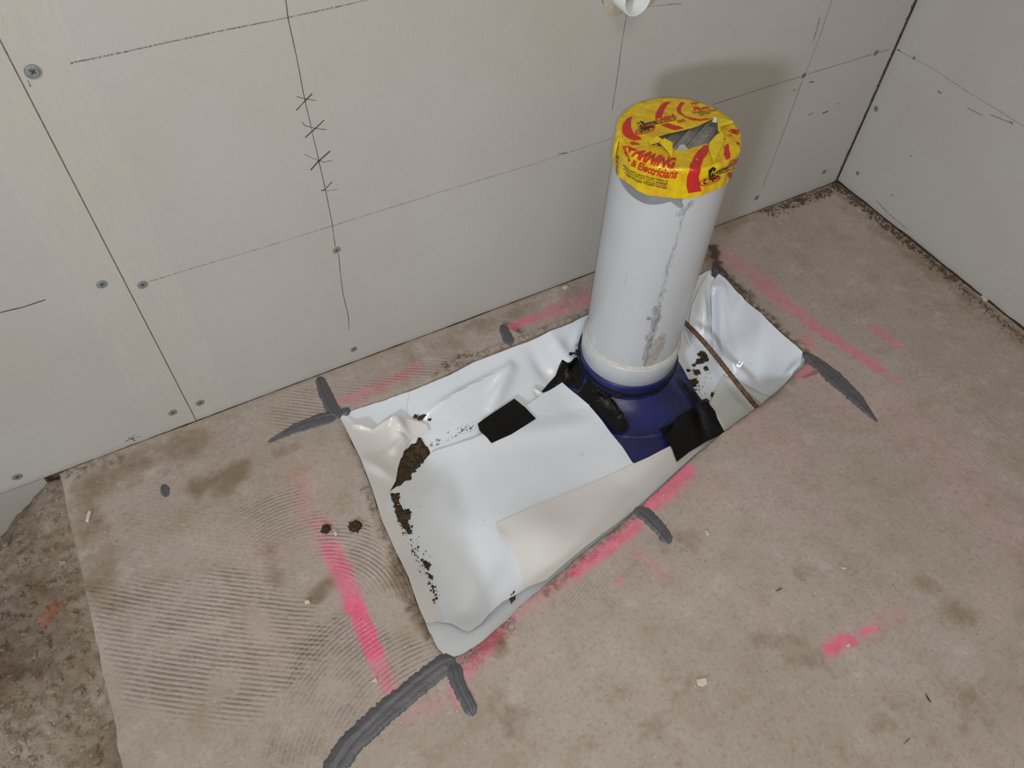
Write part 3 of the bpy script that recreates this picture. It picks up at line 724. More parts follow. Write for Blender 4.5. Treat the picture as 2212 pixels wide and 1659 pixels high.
# main liner under everything, up to the slab edges
inner = [p + (ctr - p) / np.linalg.norm(ctr - p) * 0.0008 for p in densify(poly, 0.006)]
inner = np.array([p for p in inner])
notch = [i for i in range(len(inner)) if proj((inner[i][0], inner[i][1], 0))[1] > 592 or inner[i][0] < -0.46 or True]
wl = [p for p in inner]
sheet('plastic_liner', None, 0.0, M['sheet'], 'large white plastic liner covering the whole trench from back edge to front corner', 'liner',
      [((925, 893), (1100, 795), .010, .007), ((1105, 795), (1060, 880), .014, .010), ((1195, 735), (1240, 790), .010, .014), ((1150, 760), (1190, 820), -.006, .012),
       ((1260, 700), (1230, 790), .008, .009)], 0.005, world=wl, wob=0.0012, group=G, fn=zbase)
sheet('plastic_sheet', [(738, 895), (815, 866), (884, 846), (879, 872), (877, 903), (840, 925), (760, 935)], .0012, M['sheet'], 'small corner piece of white membrane at the back left, partly under the folded flap', 'sheet', (), .004, group=G, curl=.0002, fn=zbase, thick=.0005)

# ---- soil showing through the gap and lying on the liner
def soil_patch(pts, off, label, hgt=0.006):
    P = np.array([drape_pt(a, b, off, zbase)[:2] for a, b in pts])
    P = densify(P, .0016); q_ = fbm(P[:, 0], P[:, 1], 150, 3) - .5; P = P + (P - P.mean(0)) / (np.linalg.norm(P - P.mean(0), axis=1)[:, None] + 1e-6) * q_[:, None] * .007
    v_, f_, ed = mesh2d(P, 0.0016); x, y = v_[:, 0], v_[:, 1]
    z = zbase(x, y) + off + hgt * sstep(0, .008, ed) * (0.1 + 1.7 * fbm(x, y, 130, 4))
    top = np.stack([x, y, z], 1); fa = []
    for q in f_:
        a, b, c_ = (top[i] for i in q[:3]); fa.append(q if np.cross(b - a, c_ - a)[2] > 0 else q[::-1])
    return tag(link_mesh('soil', top, fa, M['soil']), label, 'soil', kind='stuff')
soil_patch([(832, 1094), (835, 1072), (850, 1045), (854, 1020), (862, 998), (874, 975), (888, 960), (899, 956), (903, 944), (910, 948), (916, 960), (931, 980), (920, 1010), (890, 1045), (862, 1062), (846, 1075)], .0005, 'dark brown soil showing in the gap between the folded flap and the big sheet', .0065)

# ---- white overlay sheets
_b1 = at(1165, 1165, -.05); _b2 = at(1040, 1330, -.055)
def bulge(x, y):
    return 0.015 * np.exp(-((x - _b1[0]) ** 2 + (y - _b1[1]) ** 2) / .055 ** 2)
sheet('plastic_sheet', [(738, 905), (765, 918), (805, 929), (830, 915), (858, 901), (905, 911), (921, 917), (927, 933), (893, 944), (880, 960), (868, 985), (860, 1008), (857, 1030), (855, 1040), (843, 1060), (833, 1082), (832, 1095), (855, 1128), (877, 1155), (892, 1178), (904, 1199), (918, 1230), (927, 1258), (939, 1287), (950, 1312), (961, 1338), (945, 1341), (930, 1347), (921, 1345), (903, 1306), (883, 1245), (853, 1185), (826, 1125), (805, 1057), (780, 992), (752, 935)],
      .0062, M['sheet_warm'], 'cream membrane flap along the left edge of the trench, folded and crumpled at its top', 'sheet',
      [((800, 928), (770, 922), .006, .004), ((858, 905), (872, 955), .012, .010), ((872, 955), (845, 990), .010, .008), ((860, 935), (880, 950), -.005, .004), ((795, 1000), (850, 1035), .006, .012), ((805, 928), (855, 905), .006, .005)],
      .0035, group=G, curl=.0004, fn=zbase, wob=.0006)
sheet('plastic_sheet', [(931, 978), (945, 972), (1020, 950), (1075, 925), (1130, 880), (1170, 852), (1216, 827), (1252, 858), (1276, 880), (1302, 912), (1325, 942), (1345, 966), (1366, 999), (1405, 1010), (1420, 1030), (1300, 1130), (1180, 1230), (1138, 1270), (1110, 1288), (1085, 1302), (1055, 1328), (1040, 1346), (1014, 1364), (1000, 1361), (988, 1353), (975, 1346), (960, 1344), (945, 1342),
                        (925, 1310), (905, 1265), (880, 1215), (852, 1165), (832, 1122), (829, 1095), (833, 1080), (843, 1061), (862, 1047), (880, 1033), (893, 1020), (908, 1003), (925, 985)],
      .0042, M['sheet'], 'large white membrane sheet draped across the middle of the trench over the blue collar', 'sheet',
      [((985, 1010), (1010, 1150), -.004, .02), ((1020, 1180), (1010, 1330), -.006, .022), ((1100, 1215), (1058, 1335), .006, .017), ((1010, 955), (1300, 905), .004, .02)], .005, group=G, curl=.0003, fn=zsurf, wob=.0004, extra=bulge)
sheet('plastic_sheet', [(1070, 1133), (1110, 1117), (1180, 1088), (1260, 1052), (1330, 1020), (1366, 1003), (1400, 988), (1438, 968), (1455, 960), (1490, 950), (1530, 930), (1540, 946), (1500, 983), (1440, 1037), (1390, 1083), (1340, 1125), (1260, 1186), (1180, 1254), (1135, 1270), (1120, 1222), (1103, 1190), (1082, 1165)],
      .0060, M['sheet_warm'], 'cream membrane strip along the front edge of the trench lying over the large white sheet', 'sheet',
      [((1075, 1150), (1095, 1185), .003, .006)], .005, group=G, curl=.0002, fn=zsurf, wob=.0003, extra=bulge)
sheet('plastic_sheet', [(1214, 826), (1170, 852), (1140, 876), (1150, 890), (1200, 896), (1240, 880), (1274, 876), (1250, 856)], .0052, M['sheet'], 'small white membrane tab on top of the large sheet, pointing at the collar', 'sheet', (), .004, group=G, curl=.0001, wob=.0003, thick=.0005)
# right hand end
sheet('plastic_sheet', [(1560, 812), (1545, 845), (1531, 880), (1536, 905), (1562, 934), (1600, 905), (1640, 875), (1620, 850), (1590, 826)], .006, M['sheet_grey'], 'grey-white membrane piece at the right end, crossed by the rusty bar', 'sheet', (), .004, fn=zbase, group=G)
sheet('plastic_sheet', [(1545, 897), (1552, 896), (1564, 915), (1570, 925), (1562, 933), (1547, 910)], .0085, M['sheet_warm'], 'narrow offcut of membrane beside the black tape at the front edge', 'sheet', (), .003, fn=zbase, group=G)
sheet('plastic_sheet', [(1600, 812), (1598, 835), (1620, 850), (1645, 872), (1664, 856), (1648, 846), (1625, 828)], .009, M['sheet_grey'], 'small grey scrap of membrane tucked under the glossy fold at the front edge', 'sheet', (), .003, fn=zbase, group=G)
sheet('plastic_sheet', [(1543, 600), (1535, 640), (1538, 690), (1540, 737), (1515, 730), (1500, 728), (1487, 706), (1495, 660), (1510, 625), (1530, 590)], .010, M['sheet'], 'white membrane piece standing up behind the pipe at the right', 'sheet',
      [((1515, 640), (1520, 720), .010, .010), ((1530, 640), (1532, 720), -.006, .008)], .004, fn=zbase, group=G, curl=.001)
sheet('plastic_sheet', [(1478, 722), (1490, 748), (1492, 748), (1482, 712)], .008, M['sheet'], 'tiny white membrane tab beside the foot of the pipe', 'sheet', (), .003, fn=zbase, group=G)
def foldlift(x, y):
    a = drape_pt(1536, 650); b = drape_pt(1545, 800); d, t = segdist(x, y, a[:2], b[:2])
    return 0.014 * np.exp(-(d / 0.022) ** 2) - 0.010 * np.exp(-(d / 0.006) ** 2)
sheet('plastic_sheet', [(1552, 592), (1565, 603), (1600, 640), (1640, 675), (1655, 690), (1690, 722), (1734, 760), (1728, 790), (1716, 803), (1695, 830), (1664, 855), (1640, 846), (1605, 826), (1570, 800), (1552, 790), (1540, 768), (1537, 735), (1536, 690), (1534, 650), (1536, 615)],
      .0125, M['sheet_blue'], 'glossy folded white membrane hanging from the right edge of the trench', 'sheet',
      [((1560, 620), (1590, 740), .006, .014), ((1690, 830), (1720, 790), .006, .006), ((1640, 790), (1660, 845), -.008, .012), ((1640, 680), (1630, 780), .003, .010), ((1600, 640), (1575, 700), .003, .006), ((1553, 625), (1592, 790), .0045, .0055), ((1546, 650), (1556, 790), .003, .004)], .0035, group=G, fn=zbase, extra=foldlift, curl=.0008)

# ---- soil clumps
def clump(px, py, r, label, fn=zbase, off=0.009, seed=0, squash=.45, mat=None, name='soil_clump', cat='soil clump', group='soil clumps lying on the membrane', elong=1.0, rz=0.0):
    p = drape_pt(px, py, off, fn) if fn is not None else at(px, py, 0.0)
    bm = bmesh.new(); bmesh.ops.create_icosphere(bm, subdivisions=4, radius=1.0)
    rs = np.random.RandomState(seed); ph = rs.rand(6) * 6
    for v in bm.verts:
        c = v.co.copy(); s = 1 + .22 * math.sin(5 * c.x + ph[0]) * math.sin(4 * c.y + ph[1]) + .2 * math.sin(9 * c.y + ph[2]) * math.cos(8 * c.x + ph[3]) + .12 * math.sin(17 * c.x + ph[4]) * math.sin(15 * c.y + ph[5] + 9 * c.z) + .10 * math.sin(31 * c.x + ph[1]) * math.sin(27 * c.y + ph[0])
        v.co = Vector((c.x * s * r * elong, c.y * s * r, max(c.z, -.3) * s * r * squash * (1 + .7 * math.sin(11 * c.x + ph[2]) * math.sin(12 * c.y + ph[3]))))
    me = bpy.data.meshes.new(name); bm.to_mesh(me); bm.free(); me.materials.append(mat or M['soil'])
    for q in me.polygons: q.use_smooth = True
    o = bpy.data.objects.new(name, me); COL.objects.link(o); o.location = (p[0], p[1], p[2] + r * squash * .25); o.rotation_euler = (0, 0, rz)
    return tag(o, label, cat, group)
for i, (a, b, r, l, of, el, rz) in enumerate([
    (850, 1078, .009, 'topmost soil clump along the curled left edge of the large sheet', .009, 1.2, .9),
    (857, 1100, .008, 'second soil clump from the top along the left edge of the large sheet', .009, 1.3, 1.8),
    (862, 1115, .011, 'largest soil clump on the left side of the large sheet', .009, 1.3, 2.2),
    (879, 1107, .006, 'small soil clump just right of the largest one', .009, 1, 0),
    (871, 1132, .007, 'soil clump below the largest one on the left side', .009, 1.4, 2.0),
    (880, 1147, .005, 'lowest small soil clump of the upper left trail', .009, 1.4, 2.2),
    (921, 1224, .005, 'soil clump halfway down the left edge of the large sheet', .009, 1.5, .2),
    (915, 1217, .0035, 'tiny soil crumb above the halfway clump on the left edge', .009, 1.4, 2.0),
    (926, 1243, .003, 'thin soil crumb low on the left edge of the large sheet', .009, 2.6, 2.1),
    (1108, 1290, .0035, 'thin soil crumb at the front edge of the large sheet', .009, 2.2, .7),
    (910, 901, .005, 'soil crumb on the liner beside the folded cream flap', .001, 1.4, .6),
    (918, 894, .004, 'uppermost soil crumb beside the folded cream flap', .001, 1.3, .6),
    (927, 905, .004, 'lower right soil crumb beside the folded cream flap', .001, 1, 0),
    (898, 900, .004, 'leftmost soil crumb at the tip of the folded cream flap', .006, 1, 0),
    (1517, 765, .008, 'soil clump on the liner just left of the rusty bar', .001, 1.2, 1),
    (1513, 780, .006, 'soil clump below the one beside the rusty bar', .001, 1.8, .2),
    (1526, 776, .005, 'soil clump touching the left side of the rusty bar', .001, 1.5, .4),
    (1499, 789, .0035, 'smallest soil crumb between collar and rusty bar', .001, 1, 0),
    (1487, 800, .0035, 'soil crumb nearest the white ring of the pipe', .001, 1, 0),
    (1505, 805, .006, 'soil clump in the middle of the liner right of the pipe', .001, 1.2, .5),
    (1526, 796, .005, 'soil clump between the bar and the middle clump', .001, 1.1, .5),
    (1497, 827, .008, 'broad flat soil clump on the liner behind the right black tape', .001, 1.4, .1),
    (1525, 868, .006, 'soil clump lying against the top of the right black tape', .004, 1.1, .1),
    (1540, 853, .004, 'small soil clump at the edge of the grey-white piece', .004, 1.4, 1)]):
    clump(a, b, r, l, zsurf if i < 10 else zbase, of * .45, i, .20, elong=el, rz=rz)
clump(767, 1137, .009, 'brown mud lump on the concrete left of the trench', None, 0, 41, .3, group='mud lumps on the concrete')
clump(704, 1143, .007, 'darker mud lump on the pink paint left of the trench', None, 0, 42, .3, group='mud lumps on the concrete')

# ---- rusty reinforcing bar
rb = MB(); y0, y1 = -0.12, -0.388; n_ = 420; k = 14; v = []; f = []
for i in range(n_):
    t = i / (n_ - 1); y = y0 + (y1 - y0) * t; ph = y / 0.0085 * 2 * math.pi
    cxr = -0.5175 + 0.0035 * math.sin(t * 5.0) ; cz = -0.0335 + .002 * math.sin(t * 4)
    for j in range(k):
        a = 2 * math.pi * j / k; rr = 0.0042 + 0.0006 * max(0, math.sin(ph + a)) ** 2 + (0.0006 if min(abs(math.sin(a / 2)), abs(math.cos(a / 2))) < .2 else 0)
        v.append((cxr + rr * math.cos(a), y, cz + rr * math.sin(a)))
for i in range(n_ - 1):
    for j in range(k): q = (j + 1) % k; f.append((i * k + j, i * k + q, i * k + k + q, i * k + k + j))
f += [tuple(range(k)), tuple(range((n_ - 1) * k, n_ * k))[::-1]]
tag(link_mesh('reinforcing_bar', v, f, M['rust']), 'rusty ribbed steel bar crossing the right end of the trench', 'rebar')

# ================================================================= PIPE
ZT = 0.424
pipe = empty('drain_pipe', (PX, PY, -0.03), 'large upright white pipe rising out of the trench', 'pipe')
def revolve(prof, k, cx=PX, cy=PY, a0=0, a1=2 * math.pi, closed=True):
    v = []; f = []
    for r_, z_ in prof:
        for i in range(k + (0 if closed else 1)):
            a = a0 + (a1 - a0) * i / k; v.append((cx + r_ * math.cos(a), cy + r_ * math.sin(a), z_))
    m = k + (0 if closed else 1)
    for q in range(len(prof) - 1):
        for i in range(k):
            j = (i + 1) % m; f.append((q * m + i, q * m + j, q * m + m + j, q * m + m + i))
    return v, f
nz = 220; prof = [(PR, -0.03 + (ZT - 0.001 + 0.03) * i / nz) for i in range(nz + 1)] + [(PR - .0005, ZT - .0005), (PR - .0045, ZT - .0005), (PR - .005, ZT - .001), (PR - .005, 0.30)]
v, f = revolve(prof, 240)
po = child(link_mesh('pipe_tube', v, f, M['pipe']), pipe)
va = np.array(v); th = np.degrees(np.arctan2(va[:, 1] - PY, va[:, 0] - PX)) % 360; zz = va[:, 2]
U = np.radians(th) * PR
def sc_line(t0, z0, t1, z1, wm, val):
    d, _ = segdist(U, zz, (math.radians(t0) * PR, z0), (math.radians(t1) * PR, z1)); return val * (1 - sstep(.4, 1.4, d / wm + (fbm(U, zz, 90, 3) - .5) * 1.2))
scf = np.maximum.reduce([sc_line(249, .36, 247, .25, .0035, .55), sc_line(247, .27, 248, .16, .005, .5), sc_line(248, .18, 248.5, .06, .008, .75), sc_line(243, .25, 244, .12, .012, .2),
                         sc_line(250, .18, 249.5, .04, .0022, .9), sc_line(240, .155, 240.2, .153, .0025, 1.2), sc_line(208, .26, 206, .21, .0015, .35), sc_line(215, .17, 210, .12, .0012, .3), sc_line(253, .372, 246, .356, .006, .7)])
sand = np.maximum(sc_line(262, .105, 259, .065, .011, .9), sc_line(257, .06, 256, .045, .012, .6))
yel = 1 - sstep(.0015, .004, np.abs(zz - .033) + (fbm(U, zz, 70, 2) - .5) * .003)
yel *= 0.5
add_attr(po.data, 'scuff', np.stack([scf, sand, yel, yel * 0 + 1], 1))
v, f = revolve([(PR - .002, .034), (PR + .0010, .0345), (PR + .0038, .0325), (PR + .0045, .030), (PR + .0045, -.035), (PR, -.035)], 128)
rg = child(link_mesh('socket_ring', v, f, M['ring']), pipe); rg['label'] = 'white socket ring at the foot of the pipe'
v, f = revolve([(PR - .0005, .0375), (PR + .0018, .0365), (PR + .0030, .0345), (PR + .0012, .0330), (PR - .0005, .0325)], 160)
v = [(x + (vnoise(np.array(x * 300), np.array(y * 300)) - .5) * .001, y, z + float(vnoise(np.array(x * 260 + 9), np.array(y * 260)) - .5) * .002) for x, y, z in v]
gl = child(link_mesh('glue_bead', v, f, M['glue']), pipe); gl['label'] = 'yellowish bead of dried glue'

# ---- blue collar
col = empty('pipe_collar', (PX, PY, -0.06), 'blue rubber collar sealed around the foot of the pipe', 'collar')
prof = [(PR + .0050, -.0078), (PR + .0066, -.0085), (PR + .0066, -.016), (PR + .0058, -.030), (PR + .0062, -.046)]
v, f = revolve(prof, 160); child(link_mesh('collar_neck', v, f, M['blue']), col)
v = []; f = []; ka = 200; kr = 40
fp = [np.array(drape_pt(a, b, .002, zbase)[:2]) for a, b in [(1150, 1000), (1375, 1050), (1535, 885), (1468, 800), (1400, 700), (1215, 790)]]
def polyr(a):
    d = np.array([math.cos(a), math.sin(a)]); best = .2
    for i in range(len(fp)):
        p, q = fp[i] - (PX, PY), fp[(i + 1) % len(fp)] - (PX, PY); e = q - p; den = d[0] * e[1] - d[1] * e[0]
        if abs(den) < 1e-9: continue
        t = (p[0] * e[1] - p[1] * e[0]) / den; s = (p[0] * d[1] - p[1] * d[0]) / den
        if t > 0 and -1e-6 <= s <= 1 + 1e-6: best = t; break
    return max(best, 0.092)
for q in range(kr + 1):
    for i in range(ka):
        a = 2 * math.pi * i / ka; rm = polyr(a); r_ = PR + .0055 + (rm - PR - .0055) * (q / kr); x, y = PX + r_ * math.cos(a), PY + r_ * math.sin(a)
        v.append((x, y, float(zsurf(x, y)) + 0.0004 + .0010 * math.sin(6 * a) * math.exp(-((r_ - .11) / .03) ** 2)))
for q in range(kr):
    for i in range(ka): j = (i + 1) % ka; f.append((q * ka + i, q * ka + ka + i, q * ka + ka + j, q * ka + j)[::-1])
child(link_mesh('collar_flange', v, f, M['blue']), col)
# ---- cable tie
tie = empty('cable_tie', (PX, PY, -0.02), 'black cable tie with two heads strapped around the blue collar', 'cable tie')
v = []; f = []; ka = 180
for i in range(ka):
    a = 2 * math.pi * i / ka; z0 = -0.0205 - 0.0090 * math.cos(a - math.radians(238))
    for dr, dz in ((.0060, -.0030), (.0092, -.0030), (.0092, .0030), (.0060, .0030)): v.append((PX + (PR + dr) * math.cos(a), PY + (PR + dr) * math.sin(a), z0 + dz))
for i in range(ka):
    j = (i + 1) % ka
    for q in range(4): r_ = (q + 1) % 4; f.append((i * 4 + q, j * 4 + q, j * 4 + r_, i * 4 + r_))
child(link_mesh('strap', v, f, M['tie'], smooth=False), tie)
def tie_head(deg, z, tail):
    a = math.radians(deg); e = np.array([math.cos(a), math.sin(a), 0]); tt = np.array([-math.sin(a), math.cos(a), 0]); o_ = np.array([PX, PY, z]) + e * (PR + .0105)
    m = MB()
    def bx(c_, le, lt, lz):
        v = [tuple(c_ + e * sx * le + tt * sy * lt + np.array([0, 0, sz * lz])) for sx in (-1, 1) for sy in (-1, 1) for sz in (-1, 1)]
        m.add(v, [(0, 1, 3, 2), (4, 6, 7, 5), (0, 4, 5, 1), (2, 3, 7, 6), (0, 2, 6, 4), (1, 5, 7, 3)])
    bx(o_, .0035, .0042, .0040); bx(o_ + e * .0005, .0028, .0052, .0026)
    if tail: bx(o_ + e * .006 + tt * .002, .0065, .0012, .0018); bx(o_ + e * .012 + tt * .003 , .003, .0016, .0030)
    ob = m.build('tie_head', M['tie']); md = ob.modifiers.new('b', 'BEVEL'); md.width = .0008; md.segments = 2
    child(ob, tie)
tie_head(227, -.0292, False); tie_head(153, -.0180, True)

# ---- black tapes
def tape(pts, off, label, ridges=(), wob=.001, curl=.0004, ws=40): return sheet('tape_strip', pts, off, M['tape'], label, 'tape', ridges, .003, .0005, 'strips of black tape', curl, zsurf, wob=wob, ws=ws)
tape([(1032, 915), (1070, 888), (1111, 861), (1135, 880), (1158, 904), (1130, 922), (1105, 938), (1062, 957), (1052, 945), (1036, 930)], .0078, 'matt black tape patch at the back of the large white sheet, left of collar', wob=.0004)
tape([(1218, 770), (1250, 772), (1262, 775), (1260, 800), (1258, 830), (1250, 840), (1216, 827), (1190, 842), (1166, 850), (1185, 828), (1200, 812), (1208, 790)], .0032, 'crumpled black tape left of the collar, partly under the white tab', [((1215, 780), (1240, 825), .005, .006), ((1240, 780), (1200, 835), .004, .005), ((1225, 800), (1250, 835), -.004, .005)])
tape([(1278, 812), (1290, 820), (1312, 850), (1330, 870), (1345, 893), (1361, 922), (1348, 930), (1332, 937), (1318, 920), (1300, 900), (1275, 876), (1250, 850), (1262, 830)], .0075, 'long creased black tape running down the left side of the blue collar', [((1285, 858), (1310, 875), .004, .003), ((1310, 860), (1330, 895), .004, .003), ((1335, 905), (1350, 900), .003, .003)], wob=.0016, ws=60)
tape([(1424, 926), (1460, 910), (1462, 900), (1500, 878), (1520, 866), (1530, 869), (1545, 888), (1550, 905), (1565, 933), (1545, 945), (1520, 958), (1490, 975), (1462, 998), (1452, 970), (1444, 955), (1436, 945)], .0085, 'large glossy black tape patch on the front right of the blue collar', [((1500, 880), (1520, 960), .006, .010), ((1460, 920), (1440, 950), .003, .005)], wob=.0012, ws=30)
tape([(1464, 812), (1480, 830), (1500, 850), (1512, 866), (1500, 872), (1488, 850), (1474, 832)], .006, 'narrow strip of black tape along the right edge of the blue collar', [((1475, 825), (1505, 862), .004, .004)])
sheet('clear_film', [(1153, 835), (1166, 842), (1180, 853), (1165, 862), (1152, 850)], .003, M['sheet_grey'], 'small crumpled grey plastic scrap at the tip of the left black tape', 'scrap', [((1155, 840), (1175, 855), .004, .003)], .002, fn=zbase, curl=.001)

# ================================================================= YELLOW TAPE CAP
RC = PR + .0024
BEV = 0.0045
def cap_point(thd, s, lift=0.0):
    """thd degrees round the pipe, s metres along the film measured up from the rim (negative: down the side)"""
    a = math.radians(thd)
    arc = BEV * math.pi / 2
    rip = 0.0005 * math.sin(thd * .21 + s * 90) + 0.0004 * math.sin(thd * .53 + 2)
    if s < 0: r_, z_, nr, nz_ = RC, ZT + .0025 - BEV + s, 1, 0
    elif s < arc:
        p = s / BEV; r_, z_, nr, nz_ = RC - BEV + BEV * math.cos(p), ZT + .0025 - BEV + BEV * math.sin(p), math.cos(p), math.sin(p)
    else: r_, z_, nr, nz_ = RC - BEV - (s - arc), ZT + .0025, 0, 1
    l = lift + rip * (0.5 if s > 0 else 1)
    return np.array([PX + (r_ + nr * l) * math.cos(a), PY + (r_ + nr * l) * math.sin(a), z_ + nz_ * l])
def cap_solve(px, py):
    """film coordinates of the spot standing at a photo pixel"""
    best = None
    for t0 in range(140, 330, 10):
        for s0 in (-.05, -.03, -.01, .005, .02, .04):
            q = proj(cap_point(t0, s0)); e = (q[0] - px) ** 2 + (q[1] - py) ** 2
            if best is None or e < best[0]: best = (e, t0, s0)
    for t0 in range(0, 360, 12):
        for s0 in (.012, .03, .05, .07):
            q = proj(cap_point(t0, s0)); e = (q[0] - px) ** 2 + (q[1] - py) ** 2
            if e < best[0]: best = (e, t0, s0)
    _, t, s = best; lam = 1e-6
    for _ in range(25):
        q = proj(cap_point(t, s)); r_ = np.array([px, py]) - q
        J = np.stack([(proj(cap_point(t + .05, s)) - q) / .05, (proj(cap_point(t, s + 1e-4)) - q) / 1e-4], 1)
        try: d = np.linalg.lstsq(J, r_, rcond=None)[0]
        except Exception: break
        m = min(1, 8 / (abs(d[0]) + 1e-9), .008 / (abs(d[1]) + 1e-9)); t += d[0] * m; s = min(s + d[1] * m, .086)
    return t, s
def cap_hit(px, py, lift=0.0):
    """spot on the film at a photo pixel, by stepping along the sight line"""
    t, s = cap_solve(px, py); return cap_point(t, s, lift)
arc = BEV * math.pi / 2
def rimdrop(x, y):
    q = np.hypot(x - PX, y - PY) - (RC - BEV); q = np.clip(q, 0, BEV * .98); return BEV - np.sqrt(BEV * BEV - q * q)
def topn(x, y):
    x = np.asarray(x, float); y = np.asarray(y, float)
    return (fbm(x, y, 70, 3) - .5) * .0022 * sstep(0, .01, RC - BEV - np.hypot(x - PX, y - PY))
def clampr(x, y):
    q = np.hypot(x - PX, y - PY); k_ = np.minimum(1, (RC - .0002) / q); return PX + (x - PX) * k_, PY + (y - PY) * k_
def top_pt(px, py, lift=0.0):
    p = at(px, py, ZT + .0025 + lift); x, y = clampr(p[0], p[1]); return np.array([x, y, p[2] - rimdrop(x, y)])
hole = [(1405, 304), (1424, 294), (1465, 283), (1500, 275), (1520, 266), (1537, 258), (1549, 256), (1551, 284), (1558, 289), (1544, 300), (1531, 314), (1528, 310), (1490, 321), (1470, 327), (1452, 320), (1425, 316), (1404, 312)]
hw = np.array([top_pt(a, b)[:2] for a, b in hole])
hc2 = hw.mean(0)
wt = empty('warning_tape', (PX, PY, ZT), 'torn yellow and red printed tape wrapped over the top of the white pipe', 'tape')
# the wrapped film: side, rim and top with the torn opening
ka = 360; v = []; f = []
def skirt(thd):
    return -(0.0400 + 0.003 * math.sin(math.radians(thd) * 2 + 1.2) + 0.0012 * math.sin(math.radians(thd) * 9))
def holer(a):
    d = np.array([math.cos(a), math.sin(a)]); o_ = np.array([PX, PY]) + d * 0.2; best = 0.0
    # outermost crossing of the opening along this spoke from the opening's centre
    return best
hd = densify(hw, .001)
rows = 46
nside = 16
for i in range(ka):
    thd = 360 * i / ka; a = math.radians(thd); sk = skirt(thd)
    for q in range(nside): v.append(cap_point(thd, sk * (1 - q / nside), .0002))
    for q in range(7): v.append(cap_point(thd, arc * q / 6, .0002))
# top disc filled up to the opening
npc = nside + 7
for i in range(ka):
    j = (i + 1) % ka
    for q in range(npc - 1): f.append((i * npc + q, j * npc + q, j * npc + q + 1, i * npc + q + 1))
mbc = MB(); mbc.add(v, f, 0)
rim = [Vector((PX + (RC - BEV) * math.cos(2 * math.pi * i / ka), PY + (RC - BEV) * math.sin(2 * math.pi * i / ka))) for i in range(ka)]
gxx, gyy = np.meshgrid(np.arange(-.08, .08, .002), np.arange(-.08, .08, .002)); gxx = gxx.ravel() + PX; gyy = gyy.ravel() + PY
md_ = np.full(gxx.shape, 9.0)
for i in range(len(hd)): md_ = np.minimum(md_, np.hypot(gxx - hd[i][0], gyy - hd[i][1]))
mm = (np.hypot(gxx - PX, gyy - PY) < RC - BEV - .001) & ~inside(hd, gxx, gyy) & (md_ > .001)
pts = rim + [Vector(p) for p in hd] + [Vector(p) for p in zip(gxx[mm], gyy[mm])]
vo, _, fo, _, _, _ = delaunay_2d_cdt(pts, [], [list(range(ka)), list(range(ka, ka + len(hd)))], 1, 1e-8)
vt = np.array([(p.x, p.y) for p in vo])
dh = np.full(len(vt), 9.0)
for i in range(len(hd)): dh = np.minimum(dh, np.hypot(vt[:, 0] - hd[i][0], vt[:, 1] - hd[i][1]))
zt_ = ZT + .0025 + topn(vt[:, 0], vt[:, 1])
fo2 = []
for q in fo:
    c_ = vt[list(q)].mean(0)
    if inside(hd, np.array([c_[0]]), np.array([c_[1]]))[0]: continue
    a, b, d = (vt[i] for i in q[:3]); cr = (b[0] - a[0]) * (d[1] - a[1]) - (b[1] - a[1]) * (d[0] - a[0])
    fo2.append(tuple(q) if cr > 0 else tuple(q)[::-1])
mbc.add([(x, y, z) for (x, y), z in zip(vt, zt_)], fo2, 0)

# printed shapes, laid in film coordinates
def on_film(poly_ts, m, lift=.0006, n_=3):
    """fill a printed outline (theta, s) on the film"""
    P = np.array([(math.radians(t) * RC, s) for t, s in poly_ts]); v_, f_, _ = mesh2d(P, .0018)
    vs = [cap_point(math.degrees(u / RC), s, lift) for u, s in v_]
    out = []
    for q in f_:
        a, b, c_ = (vs[i] for i in q[:3]); nn = np.cross(b - a, c_ - a); out.append(q if nn @ (a - np.array([PX, PY, ZT - .04])) > 0 else q[::-1])
    mbc.add(vs, out, m)
def film_px(pts, m, lift=.0006): on_film([cap_solve(a, b) for a, b in pts], m, lift)
def top_px(pts, m, lift=.0006):
    P = np.array([top_pt(a, b)[:2] for a, b in pts]); v_, f_, _ = mesh2d(P, .0022)
    z = ZT + .0025 + lift + topn(v_[:, 0], v_[:, 1]) - rimdrop(v_[:, 0], v_[:, 1])
    out = []
    for q in f_:
        a, b, c_ = (v_[i] for i in q[:3]); cr = (b[0] - a[0]) * (c_[1] - a[1]) - (b[1] - a[1]) * (c_[0] - a[0]); out.append(q if cr > 0 else q[::-1])
    mbc.add([(x, y, zz_) for (x, y), zz_ in zip(v_, z)], out, m)
RED, BLK, YL2 = 1, 2, 3
c1 = lambda x, y: (1240 + x * .20796, 180 + y * .20796)     # reading off an enlarged view of the photograph
def C1(l): return [c1(*p) for p in l]
# red bands
film_px(C1([(1340, 650), (1385, 640), (1395, 700), (1340, 790), (1310, 870), (1295, 960), (1300, 1050), (1325, 1118), (1185, 1138), (1165, 1060), (1175, 960), (1200, 850), (1245, 760), (1290, 700)]), RED)
film_px(C1([(1550, 560), (1590, 610), (1610, 700), (1622, 770), (1580, 800), (1555, 740), (1545, 640)]), RED)
top_px(C1([(975, 195), (1005, 190), (960, 240), (925, 300), (912, 355), (842, 368), (850, 310), (890, 240), (935, 205)]), RED)
top_px(C1([(1105, 200), (1150, 205), (1110, 250), (1112, 300), (1160, 345), (1240, 365), (1310, 380), (1380, 368), (1440, 360), (1400, 378), (1310, 395), (1240, 390), (1150, 350), (1080, 310), (1065, 260)]), RED)
top_px(C1([(600, 345), (590, 400), (592, 470), (625, 530), (690, 572), (700, 590), (620, 598), (540, 560), (500, 515), (500, 440), (545, 370)]), RED)
top_px(C1([(900, 432), (970, 415), (1060, 440), (1145, 465), (1055, 487), (1000, 475)]), RED)
